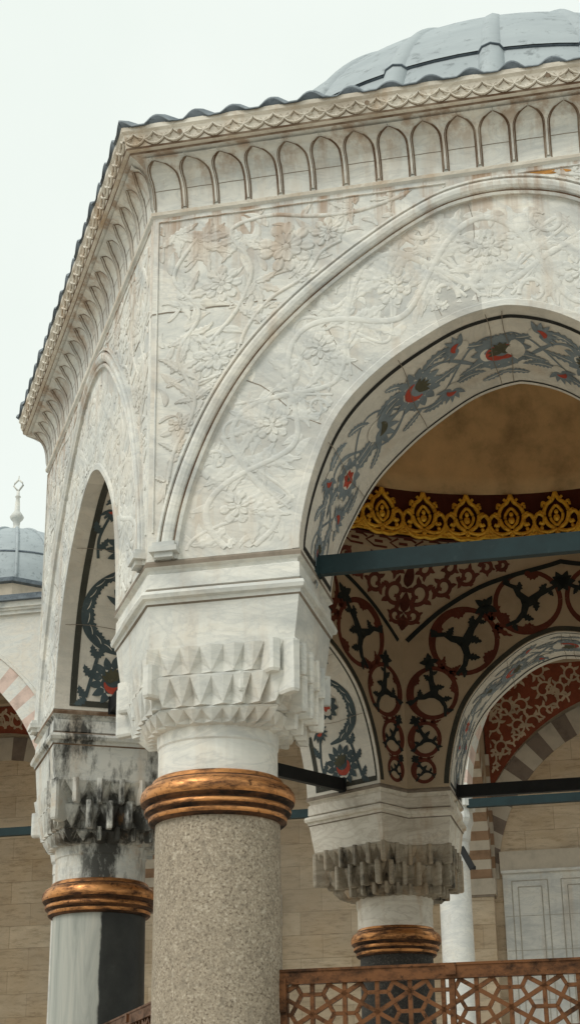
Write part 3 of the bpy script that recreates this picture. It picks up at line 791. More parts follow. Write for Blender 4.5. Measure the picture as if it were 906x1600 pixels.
# ---- lead roof skirt with rolls over one side
def eave_mesh():
    mb = MB(); random.seed(17)
    def hexpt(q, e, z): return Vector((q * (HALF + e * TAN30), -AP - e, z))
    def top(q):
        a = rad(270) + q * pi / 6; return Vector((2.66 * cos(a), 2.66 * sin(a), 5.93))
    n = 18; S = 12; N = n * S; rows = []
    jit = [random.uniform(.8, 1.2) for _ in range(n + 1)]; drop = [random.uniform(-.006, .006) for _ in range(n + 1)]
    for j in range(N + 1):
        q = -1 + 2 * j / N; ph = j / S; k = min(n, int(ph + .5)); c = max(0.0, cos(2 * pi * (ph - int(ph + .5)) * .82)) ** .9
        A, B = hexpt(q, .243 + drop[k] + .004 * c, 5.610), top(q); row = [hexpt(q, .225, 5.606), A + Vector((0, 0, .043 * c * jit[k] - .012)), A + Vector((0, .002, .043 * c * jit[k]))]
        for t, hh in ((.04, .05), (.15, .05), (.4, .042), (.7, .03), (1, .02)):
            row.append(A + (B - A) * t + Vector((0, 0, hh * c * (jit[k] if t < .3 else 1) + .004)))
        rows.append(row)
    mb.grid(rows, 0, True, matf=lambda i, j: 1 if j == 0 else 0)  # underside of the lip takes the darker lead
    return mb.mesh('lead_eave', [M['lead_mid'], M['lead_dark']])

# ------------------------------------------------------------------ capital, collar and shaft
CR = 3.22
def capital_outline():
    d = Vector((cos(rad(240)), sin(rad(240)))); ax = d * CR
    A = Vector((-HALF, -AP)); B = Vector((-ri(0), -AP)); Cc = Vector((-ri(0), -API)); D = Vector((-HALFI, -API))
    def mir(p): t = p.dot(d); return d * (2 * t) - p
    P = [A, B, Cc, D, mir(Cc), mir(B)]; cnt = [14, 10, 4, 4, 10, 14]; out = []; rj = random.Random(4)
    for i in range(6):
        a, b = P[i] - ax, P[(i + 1) % 6] - ax
        for k in range(cnt[i]): out.append(a + (b - a) * ((k + (rj.uniform(-.16, .16) if k else 0)) / cnt[i]))
    return out, ax
OUT, CAX = capital_outline()
def cap_ring(m, off, z, rc=.325, zig=0.0, par=0):
    pts = []
    for i, p in enumerate(OUT):
        L = p.length; u = p / L
        r = L * (1 - m) + rc * m + off
        if zig and i % 2 == par: r -= zig * (1 + .25 * ((i * 7) % 3 - 1))
        pts.append((CAX.x + u.x * r, CAX.y + u.y * r, z))
    return pts
def capital_mesh(mats):
    random.seed(6); mb = MB(); MQ = 2
    def ring(*a, **k): return cap_ring(*a, **k)
    seq = [  # (ring, material of the band below it)
        (ring(0, .006, 3.016), 1), (ring(0, .012, 3.005), 1), (ring(0, .010, 2.985), 0), (ring(0, -.014, 2.972), 0), (ring(0, -.022, 2.955), 0),
        (ring(0, -.004, 2.945), 0), (ring(0, -.002, 2.868), 0), (ring(0, -.012, 2.862), 1), (ring(0, .004, 2.853), 0), (ring(0, .026, 2.846), 0), (ring(0, .034, 2.828), 0), (ring(0, .026, 2.808), 0), (ring(0, .004, 2.80), 0), (ring(0, .0, 2.782), 1), (ring(0, -.012, 2.774), 0),
        (ring(.05, -.012, 2.66), 0), (ring(.11, -.010, 2.555), 0)]
    mb.grid([s for s, _ in seq], 0, close=True, matf=lambda i, j: seq[i][1])
    mb.poly(ring(0, .006, 3.016), 0)
    tiers = [(2.555, 2.405, .11, .25, .27, 0), (2.40, 2.245, .215, .48, .50, 1), (2.24, 2.165, .50, .84, .86, 0)]
    N = len(OUT)
    def P(i, m, off, z):
        i %= N; p = OUT[i]; L = p.length
        if 15 <= i <= 41 and m > .15: m = min(1.0, m + (.17 if m < .6 else .08))
        r = L * (1 - m) + .325 * m + off
        return (CAX.x + p.x / L * r, CAX.y + p.y / L * r, z)
    for k, (zt, zb, m0, mr, mv, par) in enumerate(tiers):
        lip = .012
        for i in range(N):     # plain lip above the folds
            mb.poly([P(i, m0, -.006, zt), P(i + 1, m0, -.006, zt), P(i + 1, m0, -.006, zt - lip), P(i, m0, -.006, zt - lip)], MQ)
        z1 = zt - lip
        for i in range(par, N + par, 2):
            R0, R2 = P(i, m0 + (mr - m0) * .45, -.004, zb), P(i + 2, m0 + (mr - m0) * .45, -.004, zb)
            T0, T1, T2 = P(i, m0, -.006, z1), P(i + 1, m0, -.006, z1), P(i + 2, m0, -.006, z1)
            dp = random.uniform(-.010, .010); V = P(i + 1, mv, -.016 + dp, zb); VM = P(i + 1, mv - .02, -.014 + dp, (z1 * .45 + zb * .55))
            Tm = P(i - 1, m0, -.006, z1)
            T0j = P(i, m0, random.uniform(.004, .014), z1)
            mb.poly([Tm, T0j, R0], MQ); mb.poly([T0j, T1, R0], MQ)
            mb.poly([T1, VM, R0], MQ); mb.poly([T1, R2, VM], MQ); mb.poly([R0, VM, V], MQ); mb.poly([VM, R2, V], MQ)
            if k < 2:
                mn = tiers[k + 1][2]
                mb.poly([R0, V, P(i + 1, mn, -.006, zb - .004), P(i, mn, -.006, zb - .004)], MQ); mb.poly([V, R2, P(i + 2, mn, -.006, zb - .004), P(i + 1, mn, -.006, zb - .004)], MQ)
            else:
                mb.poly([R0, V, R2, P(i + 2, 1, -.01, zb - .01), P(i + 1, 1, -.01, zb - .01), P(i, 1, -.01, zb - .01)], MQ)
    # hanging prisms along the folds, thickest on the reveals
    def prism(i, m, zt, L, w):
        p = OUT[i % N]; u = p.normalized(); r = p.length * (1 - m) + .325 * m; a = atan2(u.y, u.x)
        cx0, cy0 = CAX.x + u.x * r, CAX.y + u.y * r; rows = []
        for zz, q in ((zt, 1.0), (zt - L * .5, 1.0), (zt - L + .014, .97), (zt - L, .74)):
            rows.append([(cx0 + w * q * (cos(a) * cx - sin(a) * cy), cy0 + w * q * (sin(a) * cx + cos(a) * cy), zz) for cx, cy in ((.5, -.32), (.5, .32), (.2, .52), (-1.8, .52), (-1.8, -.52), (.2, -.52))])
        ids = mb.grid(rows, MQ, close=True); mb.face(ids[-1], MQ); mb.face(ids[0][::-1], MQ)
    for i in (12, 44): prism(i, .14, 2.55, .17, .062)
    for i in (14, 42): prism(i, .17, 2.54, .27, .058)
    for i in (0,): prism(i, .17, 2.46, .17, .058)
    for i in range(16, 42, 2): prism(i, .115, 2.558, .165, .036)
    for i in range(17, 41, 2): prism(i, .215, 2.412, .185, .040)
    for i in range(18, 40, 2): prism(i, .50, 2.25, .09, .030)
    for i in (9, 47): prism(i, .34, 2.40, .10, .040)
    # neck
    NP = [(.322, 2.165), (.318, 2.10), (.312, 2.09), (.312, 1.91)]
    mb.lathe(NP, 48, 0, False, c=(CAX.x, CAX.y)); 
    return mb.mesh('capital', mats)
COLLAR = [(.30, 2.0), (.325, 1.996), (.336, 1.985), (.340, 1.968), (.352, 1.958), (.374, 1.944), (.391, 1.918), (.397, 1.888), (.392, 1.858), (.378, 1.842), (.366, 1.838), (.368, 1.828), (.376, 1.818), (.374, 1.800), (.360, 1.788), (.350, 1.786), (.354, 1.776), (.352, 1.752), (.338, 1.738), (.30, 1.735)]
def collar_mesh(k=1.0):
    mb = MB(); mb.lathe([(r * k, z) for r, z in COLLAR], 64, 0, True, c=(CAX.x, CAX.y), matf=lambda i, j: 1 if i in (3, 8, 9, 10, 13, 14, 15, 17, 18) else 0); return mb.mesh('copper_collar', [M['copper'], M['copper_dark']])
COLLAR = [(r, 1.70 + (z - 1.735) * .89) for r, z in COLLAR]
ZG = -EYE + .32
def shaft_mesh(r, mat):
    mb = MB(); mb.lathe([(r, 1.715), (r * 1.012, .9), (r * 1.02, 0), (r * 1.02, ZG + .3)], 56, 0, True)
    return mb.mesh('column', [mat])
def base_mesh(r):
    mb = MB(); mb.lathe([(r * 1.0, ZG + .32), (r * 1.12, ZG + .3), (r * 1.2, ZG + .26), (r * 1.2, ZG + .2), (r * 1.1, ZG + .18), (r * 1.15, ZG + .14), (r * 1.36, ZG + .12), (r * 1.36, ZG), (0, ZG)], 40, 0, False)
    return mb.mesh('column_base', [M['marble']])

# ------------------------------------------------------------------ assemble the pavilion
Z0 = (0, 0, EYE)
IN_ME, IN_MF = inlay_mesh(0), inlay_mesh(1)
DIN = 1.0; WF_ME, SF_ME = arch_wall_mesh(), soffit_mesh(); DIN = 0.0
W_ME, MO_ME, RE_ME, SO_ME, LU_ME = arch_wall_mesh(), moulding_mesh(), relief_mesh(), soffit_mesh(), lunette_mesh()
PE_ME, PP_ME, CO_ME, EA_ME = pendentive_mesh(), pendentive_paint_mesh(), cornice_mesh(), eave_mesh()
tie = MB(); tie.box((0, -2.84, 3.062), (2 * 1.09 - .01, .05, .105))
for s in (-1, 1): tie.box((s * 1.055, -2.84, 3.062), (.045, .07, .125))
TIE = {'teal': tie.mesh('tie_rod', [M['teal']]), 'iron_and_shaded_tie': tie.mesh('tie_rod', [M['iron_and_shaded_tie']])}
for k in range(6):
    a = -k * pi / 3          # 0 = the front side, 1 = the left side, going clockwise
    w = link('arch_wall', WF_ME if k == 0 else W_ME, K, Z0, a)
    link('arch_moulding', MO_ME, w); link('relief_carving', RE_ME, w); link('painted_scroll', IN_MF if k == 1 else IN_ME if k == 2 else SF_ME if k == 0 else SO_ME, w); link('painted_rings', LU_ME, w)
    pe = link('pendentive', PE_ME, K, Z0, a); link('painted_scroll', PP_ME, pe)
    link('cornice', CO_ME, K, Z0, a); link('lead_eave', EA_ME, K, Z0, a)
    link('tie_rod', TIE['teal' if k == 0 else 'iron_and_shaded_tie'], K, Z0, a)  # the other rods' shade is put into their near-black colour
rp = MB(); random.seed(2); o = Orn()
for x, z, w_, h_ in ((.34, 2.052, .10, .016), (.27, 2.046, .05, .010), (.43, 2.046, .06, .012)):
    o.fan((x, z), [(x + w_ * cos(t) * random.uniform(.7, 1.1), z + h_ * sin(t) * random.uniform(.6, 1.2)) for t in [2 * pi * i / 22 for i in range(22)]], 0, .0018)
o.emit(rp, fmapF(0)); rp.build('rust_patch', [M['rust']], [c for c in K.children if c.name == 'arch_wall'][0])
COLS = [(.322, 'granite', 'marble_clean', 'joint'), (.318, 'two_tone', 'marble_grimy', 'groove'), (.300, 'granite_dark', 'marble_warm', 'joint'), (.315, 'granite', 'marble_sooty_shaded', 'joint'), (.315, 'granite_dark', 'marble', 'joint'), (.315, 'granite', 'marble', 'joint')]
for k, (r, sm, cm, jm) in enumerate(COLS):
    a = -k * pi / 3; ang = rad(240) + a; px, py = CR * cos(ang), CR * sin(ang)
    # the shaft's own x axis is turned square to the line of sight from the courtyard side
    wx, wy = OX + cos(YAW) * px - sin(YAW) * py, OY + sin(YAW) * px + cos(YAW) * py
    s = link('column', shaft_mesh(r, M[sm]), K, (px, py, EYE), (atan2(wy, wx) - pi / 2) - YAW)
    inv = s.rotation_euler.z
    def sub(name, me, turn):
        o = link(name, me, s); 
        if turn is None: return o
        # capital and collar meshes are drawn in pavilion coordinates at the first corner: bring them to this shaft
        mat = Matrix.Rotation(-inv, 4, 'Z') @ Matrix.Translation((-px, -py, 0)) @ Matrix.Rotation(turn, 4, 'Z')
        o.matrix_local = mat; return o
    sub('capital', capital_mesh([M[cm], M[jm], M[{1: 'marble_black', 2: 'marble_brown', 3: 'marble_brown'}.get(k, cm)]]), a); sub('copper_collar', collar_mesh(r / .318), a); sub('column_base', base_mesh(r), None)

# interior drum with the gilded cresting, plastered dome
d = MB(); R0 = API - .002
d.lathe([(R0, ZRING - .004), (R0 - .004, ZRING), (R0 - .004, 5.11)], 96, 1, True)
d.lathe([(R0 - .004, 5.11), (R0 - .02, 5.115), (R0 - .02, 5.125), (R0, 5.13), (R0, 5.565)], 96, 2, True)
d.lathe([(R0, 5.565), (R0 - .012, 5.575)] + [(R0 * cos(t) - .012, 5.575 + 2.05 * sin(t)) for t in [pi / 2 * i / 20 for i in range(20)]] + [(.001, 5.575 + 2.05)], 96, 0, True)
LIN = d.build('dome_lining', [M['ochre'], M['plaster'], M['maroon_ground']], K, Z0)
o = Orn(); NB = 66
for k in range(NB):   # band of long hexagons below the cresting
    u = 2 * pi * API * k / NB; L = 2 * pi * API / NB
    o.ribbon([(u + .02, .018), (u + L * .62, .018), (u + L * .95, .065), (u + L * .62, .112)], .02, 0, .004)
    o.ribbon([(u + L * .40, .112), (u + .02, .112), (u - L * .1, .088)], .02, 0, .004)
    o.ribbon([(u + .06, .065), (u + L * .6, .065)], .026, 0, .0045)
mbb = MB(); o.emit(mbb, lambda u, v, h: ((R0 - .004 - h) * cos(u / API), (R0 - .004 - h) * sin(u / API), ZRING + v + .004))
mbb.build('painted_band', [M['p_maroon']], LIN)
def crest_mesh():
    mb = MB(); W = 2 * pi * API / 39
    def bend(pts):
        out = []
        for x, z in pts:
            a = x * 1.10 / API; out.append(((API - .03) * sin(a), API - (API - .03) * cos(a) - 0.0, z * 1.22))
        return out
    def both(pts, r, flat=1.0):
        mb.tube(bend(pts), r, 6, 0, True); mb.tube(bend([(-x, z) for x, z in pts]), r, 6, 0, True)
    def smooth(pts, n=5):
        out = []
        for i in range(len(pts) - 1):
            p0, p1, p2, p3 = pts[max(i - 1, 0)], pts[i], pts[i + 1], pts[min(i + 2, len(pts) - 1)]
            for k in range(n):
                t = k / n
                out.append(tuple(.5 * (2 * p1[j] + (p2[j] - p0[j]) * t + (2 * p0[j] - 5 * p1[j] + 4 * p2[j] - p3[j]) * t * t + (3 * p1[j] - p0[j] - 3 * p2[j] + p3[j]) * t ** 3) for j in (0, 1)))
        return out + [pts[-1]]
    h = W / 2
    both(smooth([(0, .02), (h * .3, .012), (h * .62, .035), (h * .9, .085), (h * 1.02, .10)]), .0185)
    both([(0, .028), (h * .5, .028), (h, .03)], .013); both(smooth([(h * .35, .04), (h * .6, .062), (h * .85, .045), (h * .98, .06)]), .012)
    both(smooth([(0, .075), (h * .35, .055), (h * .75, .075), (h * .92, .14), (h * .74, .20), (h * .5, .17), (h * .56, .12), (h * .7, .13)]), .0175)
    both(smooth([(h * .1, .08), (h * .38, .12), (h * .5, .20), (h * .36, .265), (h * .14, .30), (0, .355)]), [.019] * 26)
    both(smooth([(0, .10), (h * .2, .14), (h * .26, .19), (h * .12, .235), (0, .255)]), .0145)
    both(smooth([(h * .36, .265), (h * .52, .285), (h * .56, .25)]), .0135); both(smooth([(h * .5, .20), (h * .66, .215), (h * .68, .19)]), .0135)
    both(smooth([(h * .14, .30), (h * .28, .325)]), .0135)
    for x, z, r in ((0, .16, .03), (0, .05, .024), (h * .62, .09, .018), (-h * .62, .09, .018), (0, .205, .02)):
        P = bend([(x, z)])[0]; rows = [[(P[0] + r * cos(t) * sin(pi / 2 * q), P[1] + .018 * cos(pi / 2 * q), P[2] + r * 1.2 * sin(t) * sin(pi / 2 * q)) for t in [2 * pi * i / 8 for i in range(8)]] for q in (.05, .5, 1)]
        mb.grid(rows, 0, True, close=True)
    return mb.mesh('gilded_crest', [M['gold']])
CM = crest_mesh()
for k in range(39):
    a = 2 * pi * k / 39 + rad(99.28)
    # the crest's local +y points to the room's centre
    c = link('gilded_crest', CM, LIN, (API * cos(a), API * sin(a), 5.112), a + pi / 2)

# outer lead dome with rolls
ZC, RD = 5.245, 2.76
d = MB(); prof = []
t0, ts = math.asin((5.85 - ZC) / RD), math.asin((6.60 - ZC) / RD)
for i in range(7): t = t0 + (ts - t0) * i / 6; prof.append(((RD - .022) * cos(t), ZC + (RD - .022) * sin(t)))
d.lathe(prof, 96, 0, True)
d.lathe([((RD - .022) * cos(ts), ZC + (RD - .022) * sin(ts)), ((RD - .022) * cos(ts) - .0, ZC + (RD - .03) * sin(ts)), (RD * cos(ts + .003), ZC + (RD) * sin(ts + .003) - .012)], 96, 1, True)
d.lathe([(RD * cos(t), ZC + RD * sin(t)) for t in [ts + (pi / 2 - ts) * i / 26 for i in range(26)]] + [(.001, ZC + RD)], 96, 0, True)
d.lathe([(2.60, 5.86), (2.70, 5.88), (2.70, 5.92), (2.60, 5.96)], 96, 1, True)
DOME = d.build('dome', [M['lead'], M['lead_dark']], K, Z0)
rb = MB()
rb.tube([((RD - .055) * cos(t), 0, ZC + (RD - .055) * sin(t)) for t in [t0 + (1.45 - t0) * i / 24 for i in range(25)]], [.098 - .045 * i / 24 for i in range(25)], 10, 0, True, up=(0, 1, 0))
tt = ts; rb.tube([((RD - .055) * cos(tt + q), 0, ZC + (RD - .055) * sin(tt + q)) for q in (-.0025, .0025)], .099, 10, 1, True, up=(0, 1, 0))
RB = rb.mesh('rib', [M['lead'], M['lead_dark']])
for k in range(24): link('rib', RB, DOME, (0, 0, 0), rad(-88.8 + 15 * k))

# stepped marble platform
pf = MB()
for r, za, zb in ((5.1, 0, .16), (4.6, .16, .32)):
    P = [(r * cos(rad(60 * k)), r * sin(rad(60 * k))) for k in range(6)]
    pf.poly([(x, y, zb) for x, y in P], 0)
    for k in range(6): q = (k + 1) % 6; pf.poly([(*P[k], za), (*P[q], za), (*P[q], zb), (*P[k], zb)], 0)
pf.build('platform', [M['paving']], K)

# ------------------------------------------------------------------ pierced bronze screens between the columns
def screen(ang_face, label):
    a = rad(ang_face + 90); n = rad(ang_face)
    kx, ky = 2.79 * cos(n), 2.79 * sin(n)
    wx, wy = OX + cos(YAW) * kx - sin(YAW) * ky, OY + sin(YAW) * kx + cos(YAW) * ky
    t = thing('lattice_screen', label, 'screen', (wx, wy, .32), a + YAW, 'pierced bronze screens between the columns')
    Lh, zt, zb = 1.31, .97 + EYE - .32, .12
    fr = MB()
    fr.box((0, 0, zt - .035), (2 * Lh, .05, .07)); fr.box((0, 0, zb), (2 * Lh, .05, .07))
    fr.box((0, 0, zt - .004), (2 * Lh + .01, .062, .012))
    for s in (-1, 1): fr.box((s * (Lh - .03), 0, (zt + zb) / 2), (.06, .048, zt - zb - .1)); fr.box((s * (Lh - .012), -.004, zt - .12), (.09, .06, .16))
    for k in (-.44, .44): fr.box((k * 1.0, 0, (zt + zb) / 2), (.028, .036, zt - zb - .1)); fr.box((k, -.012, zt - .03), (.05, .05, .05))
    fr.build('frame', [M['bronze']], t)
    D = .186; g = MB()
    x0, x1, z0, z1 = -Lh + .06, Lh - .06, zb + .035, zt - .07
    def seg(p, q, w, th):
        # clip to the frame opening
        (ax, az), (bx, bz) = p, q; ta, tb = 0.0, 1.0; dx, dz = bx - ax, bz - az
        for c, dd, lo, hi in ((ax, dx, x0, x1), (az, dz, z0, z1)):
            if abs(dd) < 1e-9:
                if not lo <= c <= hi: return
            else:
                u, v = sorted(((lo - c) / dd, (hi - c) / dd)); ta, tb = max(ta, u), min(tb, v)
        if tb - ta < .05: return
        g.bar((ax + dx * ta, 0, az + dz * ta), (ax + dx * tb, 0, az + dz * tb), w, th, up=(0, 1, 0))
    hx = D * sqrt(3) / 2
    for i in range(-9, 10):
        for j in range(-2, 16):
            cx, cz = i * hx, z1 - .05 - (j + (i % 2) * .5) * D
            for k in range(6):
                a1, a2 = pi / 6 + k * pi / 3 - pi / 6, pi / 6 + k * pi / 3 + pi / 6
                R = D / sqrt(3)
                am = pi / 6 + k * pi / 3
                seg((cx, cz), (cx + D / 2 * cos(am), cz + D / 2 * sin(am)), .0205, .026)
                if k < 3: seg((cx + R * cos(a1), cz + R * sin(a1)), (cx + R * cos(a2), cz + R * sin(a2)), .0185, .022)
    g.build('lattice', [M['bronze']], t)
    return t
screen(270, 'brown bronze pierced screen right of the speckled granite column')
screen(210, 'brown bronze pierced screen between the half-black column and the granite column')

# ------------------------------------------------------------------ courtyard arcade behind
AR = thing('courtyard_arcade', 'marble courtyard arcade with striped arches and tan stone back wall behind the pavilion', 'arcade', (2.41, 25.0, 0), YAW)
BAY = 6.2; SPR = 5.42; XS = [-3 * BAY, -2 * BAY, -BAY, 0, BAY, 2 * BAY]
def apt(hs, R, t):
    """pointed arch of half span hs and radius R; t 0..1 from left spring over the apex to the right"""
    c = R - hs; a = math.acos(c / R); m = t > .5; q = 2 * (1 - t if m else t)
    x, z = -hs + R - R * cos(a * q), R * sin(a * q)
    return (-x if m else x), z
def arc_wall_bay():
    mb = MB(); hs, R, TOP = BAY / 2 - .3, 3.2, 9.2 - SPR; N = 46
    for i in range(N):
        t, u = i / N, (i + 1) / N; mat = 1 if i % 2 else 2
        for y, s in ((-.3, 1), (.3, 1)):
            a0, b0 = apt(hs, R, t), apt(hs, R, u); a1, b1 = apt(hs + .42, R + .42, t), apt(hs + .42, R + .42, u)
            yy = y * 1.0 + (-.012 if y < 0 else .012)
            def lim(p): return (max(-BAY / 2, min(BAY / 2, p[0])), p[1])
            a1, b1 = lim(a1), lim(b1)
            mb.poly([(a0[0], yy, SPR + a0[1]), (b0[0], yy, SPR + b0[1]), (b1[0], yy, SPR + b1[1]), (a1[0], yy, SPR + a1[1])], mat)
            mb.poly([(a1[0], y, SPR + a1[1]), (b1[0], y, SPR + b1[1]), (b1[0], y, 9.2), (a1[0], y, 9.2)], 0)
        a0, b0 = apt(hs, R, t), apt(hs, R, u)
        mb.poly([(a0[0], -.312, SPR + a0[1]), (b0[0], -.312, SPR + b0[1]), (b0[0], .312, SPR + b0[1]), (a0[0], .312, SPR + a0[1])], mat)
    # raised archivolt
    rows = []
    for i in range(49):
        t = i / 48; rows.append([(apt(hs + q, R + q, t)[0], -.3 - h, SPR + apt(hs + q, R + q, t)[1]) for q, h in ((.41, 0), (.42, .04), (.47, .04), (.48, 0))])
    rows = [r for r in rows if abs(r[-1][0]) < BAY / 2 - .005]
    mb.grid(rows, 0)
    for s in (-1, 1):
        for y in (-.3, .3): mb.poly([(s * BAY / 2, y, SPR), (s * hs, y, SPR), (s * hs, y, SPR + .3), (s * BAY / 2, y, SPR + .3)], 0)
    return mb.mesh('arcade_wall', [M['vous_white'], M['vous_pink'], M['vous_white']])
AWM = arc_wall_bay()
co = MB()
for e, za, zb, mt in ((.06, 9.0, 9.06, 0), (.10, 9.06, 9.10, 0), (.14, 9.10, 9.2, 0)):
    co.box((0, -.3 - e / 2, (za + zb) / 2), (6 * BAY, e, zb - za), mt)
co.box((0, -.16, 9.25), (6 * BAY, .72, .1), 1); co.box((0, -.0, 9.33), (6 * BAY, .3, .06), 1)
co.build('cornice', [M['marble'], M['lead_dark']], AR, (-BAY / 2, 0, EYE))
rf = MB(); rf.poly([(-3 * BAY, -.4, 9.32), (3 * BAY, -.4, 9.32), (3 * BAY, 5.4, 9.40), (-3 * BAY, 5.4, 9.40)]); rf.poly([(-3 * BAY, -.3, 9.22), (3 * BAY, -.3, 9.22), (3 * BAY, 5.2, 9.22), (-3 * BAY, 5.2, 9.22)], 1)
rf.build('roof', [M['lead'], M['plaster']], AR, (-BAY / 2, 0, EYE))
def acol():
    mb = MB(); mb.lathe([(.24, 4.62), (.245, 2), (.25, -EYE + .35)], 32, 0, True); return mb.mesh('column', [M['marble_shaft']])
def acap():
    mb = MB()
    def sq(m, s, z):
        out = []
        for k in range(24):
            a = 2 * pi * (k + .5) / 24; r = s / max(abs(cos(a)), abs(sin(a))) * (1 - m) + s * m
            out.append((r * cos(a), r * sin(a), z))
        return out
    mb.grid([sq(0, .34, 5.42), sq(0, .34, 5.28), sq(0, .30, 5.26), sq(.2, .32, 5.1), sq(.45, .30, 5.0), sq(.5, .29, 4.98), sq(.8, .27, 4.8), sq(1, .25, 4.76), sq(1, .25, 4.6)], 0, close=True)
    mb.poly(sq(0, .34, 5.42))
    return mb.mesh('capital', [M['marble_shaft']])
ACM, APM = acol(), acap()
cb = MB(); cb.lathe([(.25, -EYE + .4), (.32, -EYE + .36), (.34, -EYE + .25), (.30, -EYE + .2), (.42, -EYE + .15), (.42, -EYE)], 32); CBM = cb.mesh('column_base', [M['marble_shaft']])
at = MB(); at.box((0, 0, 5.31), (BAY - .56, .10, .13)); ATM = at.mesh('tie_rod', [M['teal']])
for i in range(5):
    link('arcade_wall', AWM, AR, (XS[i] + BAY / 2, 0, EYE)); link('tie_rod', ATM, AR, (XS[i] + BAY / 2, -.24, EYE))
for x in XS:
    c = link('column', ACM, AR, (x, 0, EYE)); link('capital', APM, c); link('column_base', CBM, c)
# back wall
bw = MB(); bw.poly([(-3 * BAY - 3, 5, -EYE), (3 * BAY, 5, -EYE), (3 * BAY, 5, 9.3), (-3 * BAY - 3, 5, 9.3)])
bw.poly([(-3 * BAY - 3, 5.6, -EYE), (3 * BAY, 5.6, -EYE), (3 * BAY, 5.6, 9.3), (-3 * BAY - 3, 5.6, 9.3)])
bw.build('back_wall', [M['wall']], AR, (0, 0, EYE))
# pilasters with transverse striped arches from the columns to the wall
pm = MB(); pm.box((0, 4.86, (4.72 - EYE) / 2), (.53, .3, 4.72 + EYE)); pm.box((0, 4.84, 4.86), (.62, .36, .28), 1); pm.box((0, 4.85, 4.70), (.56, .33, .04), 2)
PM = pm.mesh('pilaster', [M['wall'], M['vous_cream'], M['joint']])
def transverse():
    mb = MB(); n = 42; hs, c0 = 2.15, 2.55
    for i in range(n):
        t, u = i / n, (i + 1) / n; mat = 1 if i % 2 else 0
        a0, b0 = apt(hs, 2.5, t), apt(hs, 2.5, u); a1, b1 = apt(hs + .35, 2.9, t), apt(hs + .35, 2.9, u)
        Y = lambda p: c0 + p[0]
        for s in (-.25, .25):
            mb.poly([(s, Y(a0), 5.0 + a0[1]), (s, Y(b0), 5 + b0[1]), (s, min(5, Y(b1)), 5 + b1[1]), (s, min(5, Y(a1)), 5 + a1[1])], mat)
            mb.poly([(s * .96, min(5, Y(a1)), 5 + a1[1]), (s * .96, min(5, Y(b1)), 5 + b1[1]), (s * .96, min(5, Y(b1)), 9.21), (s * .96, min(5, Y(a1)), 9.21)], 2)
        mb.poly([(-.25, Y(a0), 5 + a0[1]), (.25, Y(a0), 5 + a0[1]), (.25, Y(b0), 5 + b0[1]), (-.25, Y(b0), 5 + b0[1])], mat)
    # striped wall strip beside the arch
    for i in range(11):
        z = 5.0 + i * .21; mb.box((.04, 4.93, z + .105), (.54 - .0 * i, .14, .208), i % 2)
    return mb.mesh('transverse_arch', [M['vous_cream'], M['vous_brown'], M['plaster']])
TM = transverse()
for x in XS: link('pilaster', PM, AR, (x - .17, 0, EYE)); link('transverse_arch', TM, AR, (x - .17, 0, EYE))
# striped wall arch and painted spandrel of one bay
def wall_arch():
    mb = MB(); n = 33; hs, R, z0 = 2.74, 2.85, 5.03
    for i in range(n):
        t, u = i / n, (i + 1) / n
        a0, b0, a1, b1 = apt(hs, R, t), apt(hs, R, u), apt(hs + .46, R + .46, t), apt(hs + .46, R + .46, u)
        lim = lambda p: (max(-2.86, min(2.86, p[0])), p[1])
        a1, b1 = lim(a1), lim(b1)
        mb.poly([(a0[0], 4.96, z0 + a0[1]), (b0[0], 4.96, z0 + b0[1]), (b1[0], 4.96, z0 + b1[1]), (a1[0], 4.96, z0 + a1[1])], i % 2)
        mb.poly([(a0[0], 4.96, z0 + a0[1]), (b0[0], 4.96, z0 + b0[1]), (b0[0], 5.0, z0 + b0[1]), (a0[0], 5.0, z0 + a0[1])], i % 2)
    return mb.mesh('wall_arch', [M['vous_cream'], M['vous_grey']])
WAM = wall_arch()
def sp_low(x): 
    X = min(abs(x), 3.19); hs, R = 3.20, 3.31; c = R - hs
    return 5.03 + sqrt(max(0, R * R - (X + c) ** 2)) + .02
def sp_top(x): return 8.95 - .10 * (1 - abs(x) / 2.86)
def sp_map(x, z, h=0.0): return (x, 4.955 - .10 * max(0, (z - 6.6)) ** 2 * .8 - h, z)
def spandrel():
    mb = MB(); rows = []
    for i in range(61):
        x = -2.84 + 5.68 * i / 60; a, b = min(sp_low(x), sp_top(x) - .02), sp_top(x); rows.append([sp_map(x, a + (b - a) * k / 10) for k in range(11)])
    mb.grid(rows, 0, True)
    mb.grid([[ (x, 4.955 - .10 * (8.9 - 6.6) ** 2 * .8 - q, z) for q, z in ((0, 8.86), (.06, 8.90), (.05, 8.98), (.14, 9.02), (.16, 9.22))] for x in (-2.85, 0, 2.85)], 1)
    return mb.mesh('painted_spandrel', [M['p_rust'], M['plaster']])
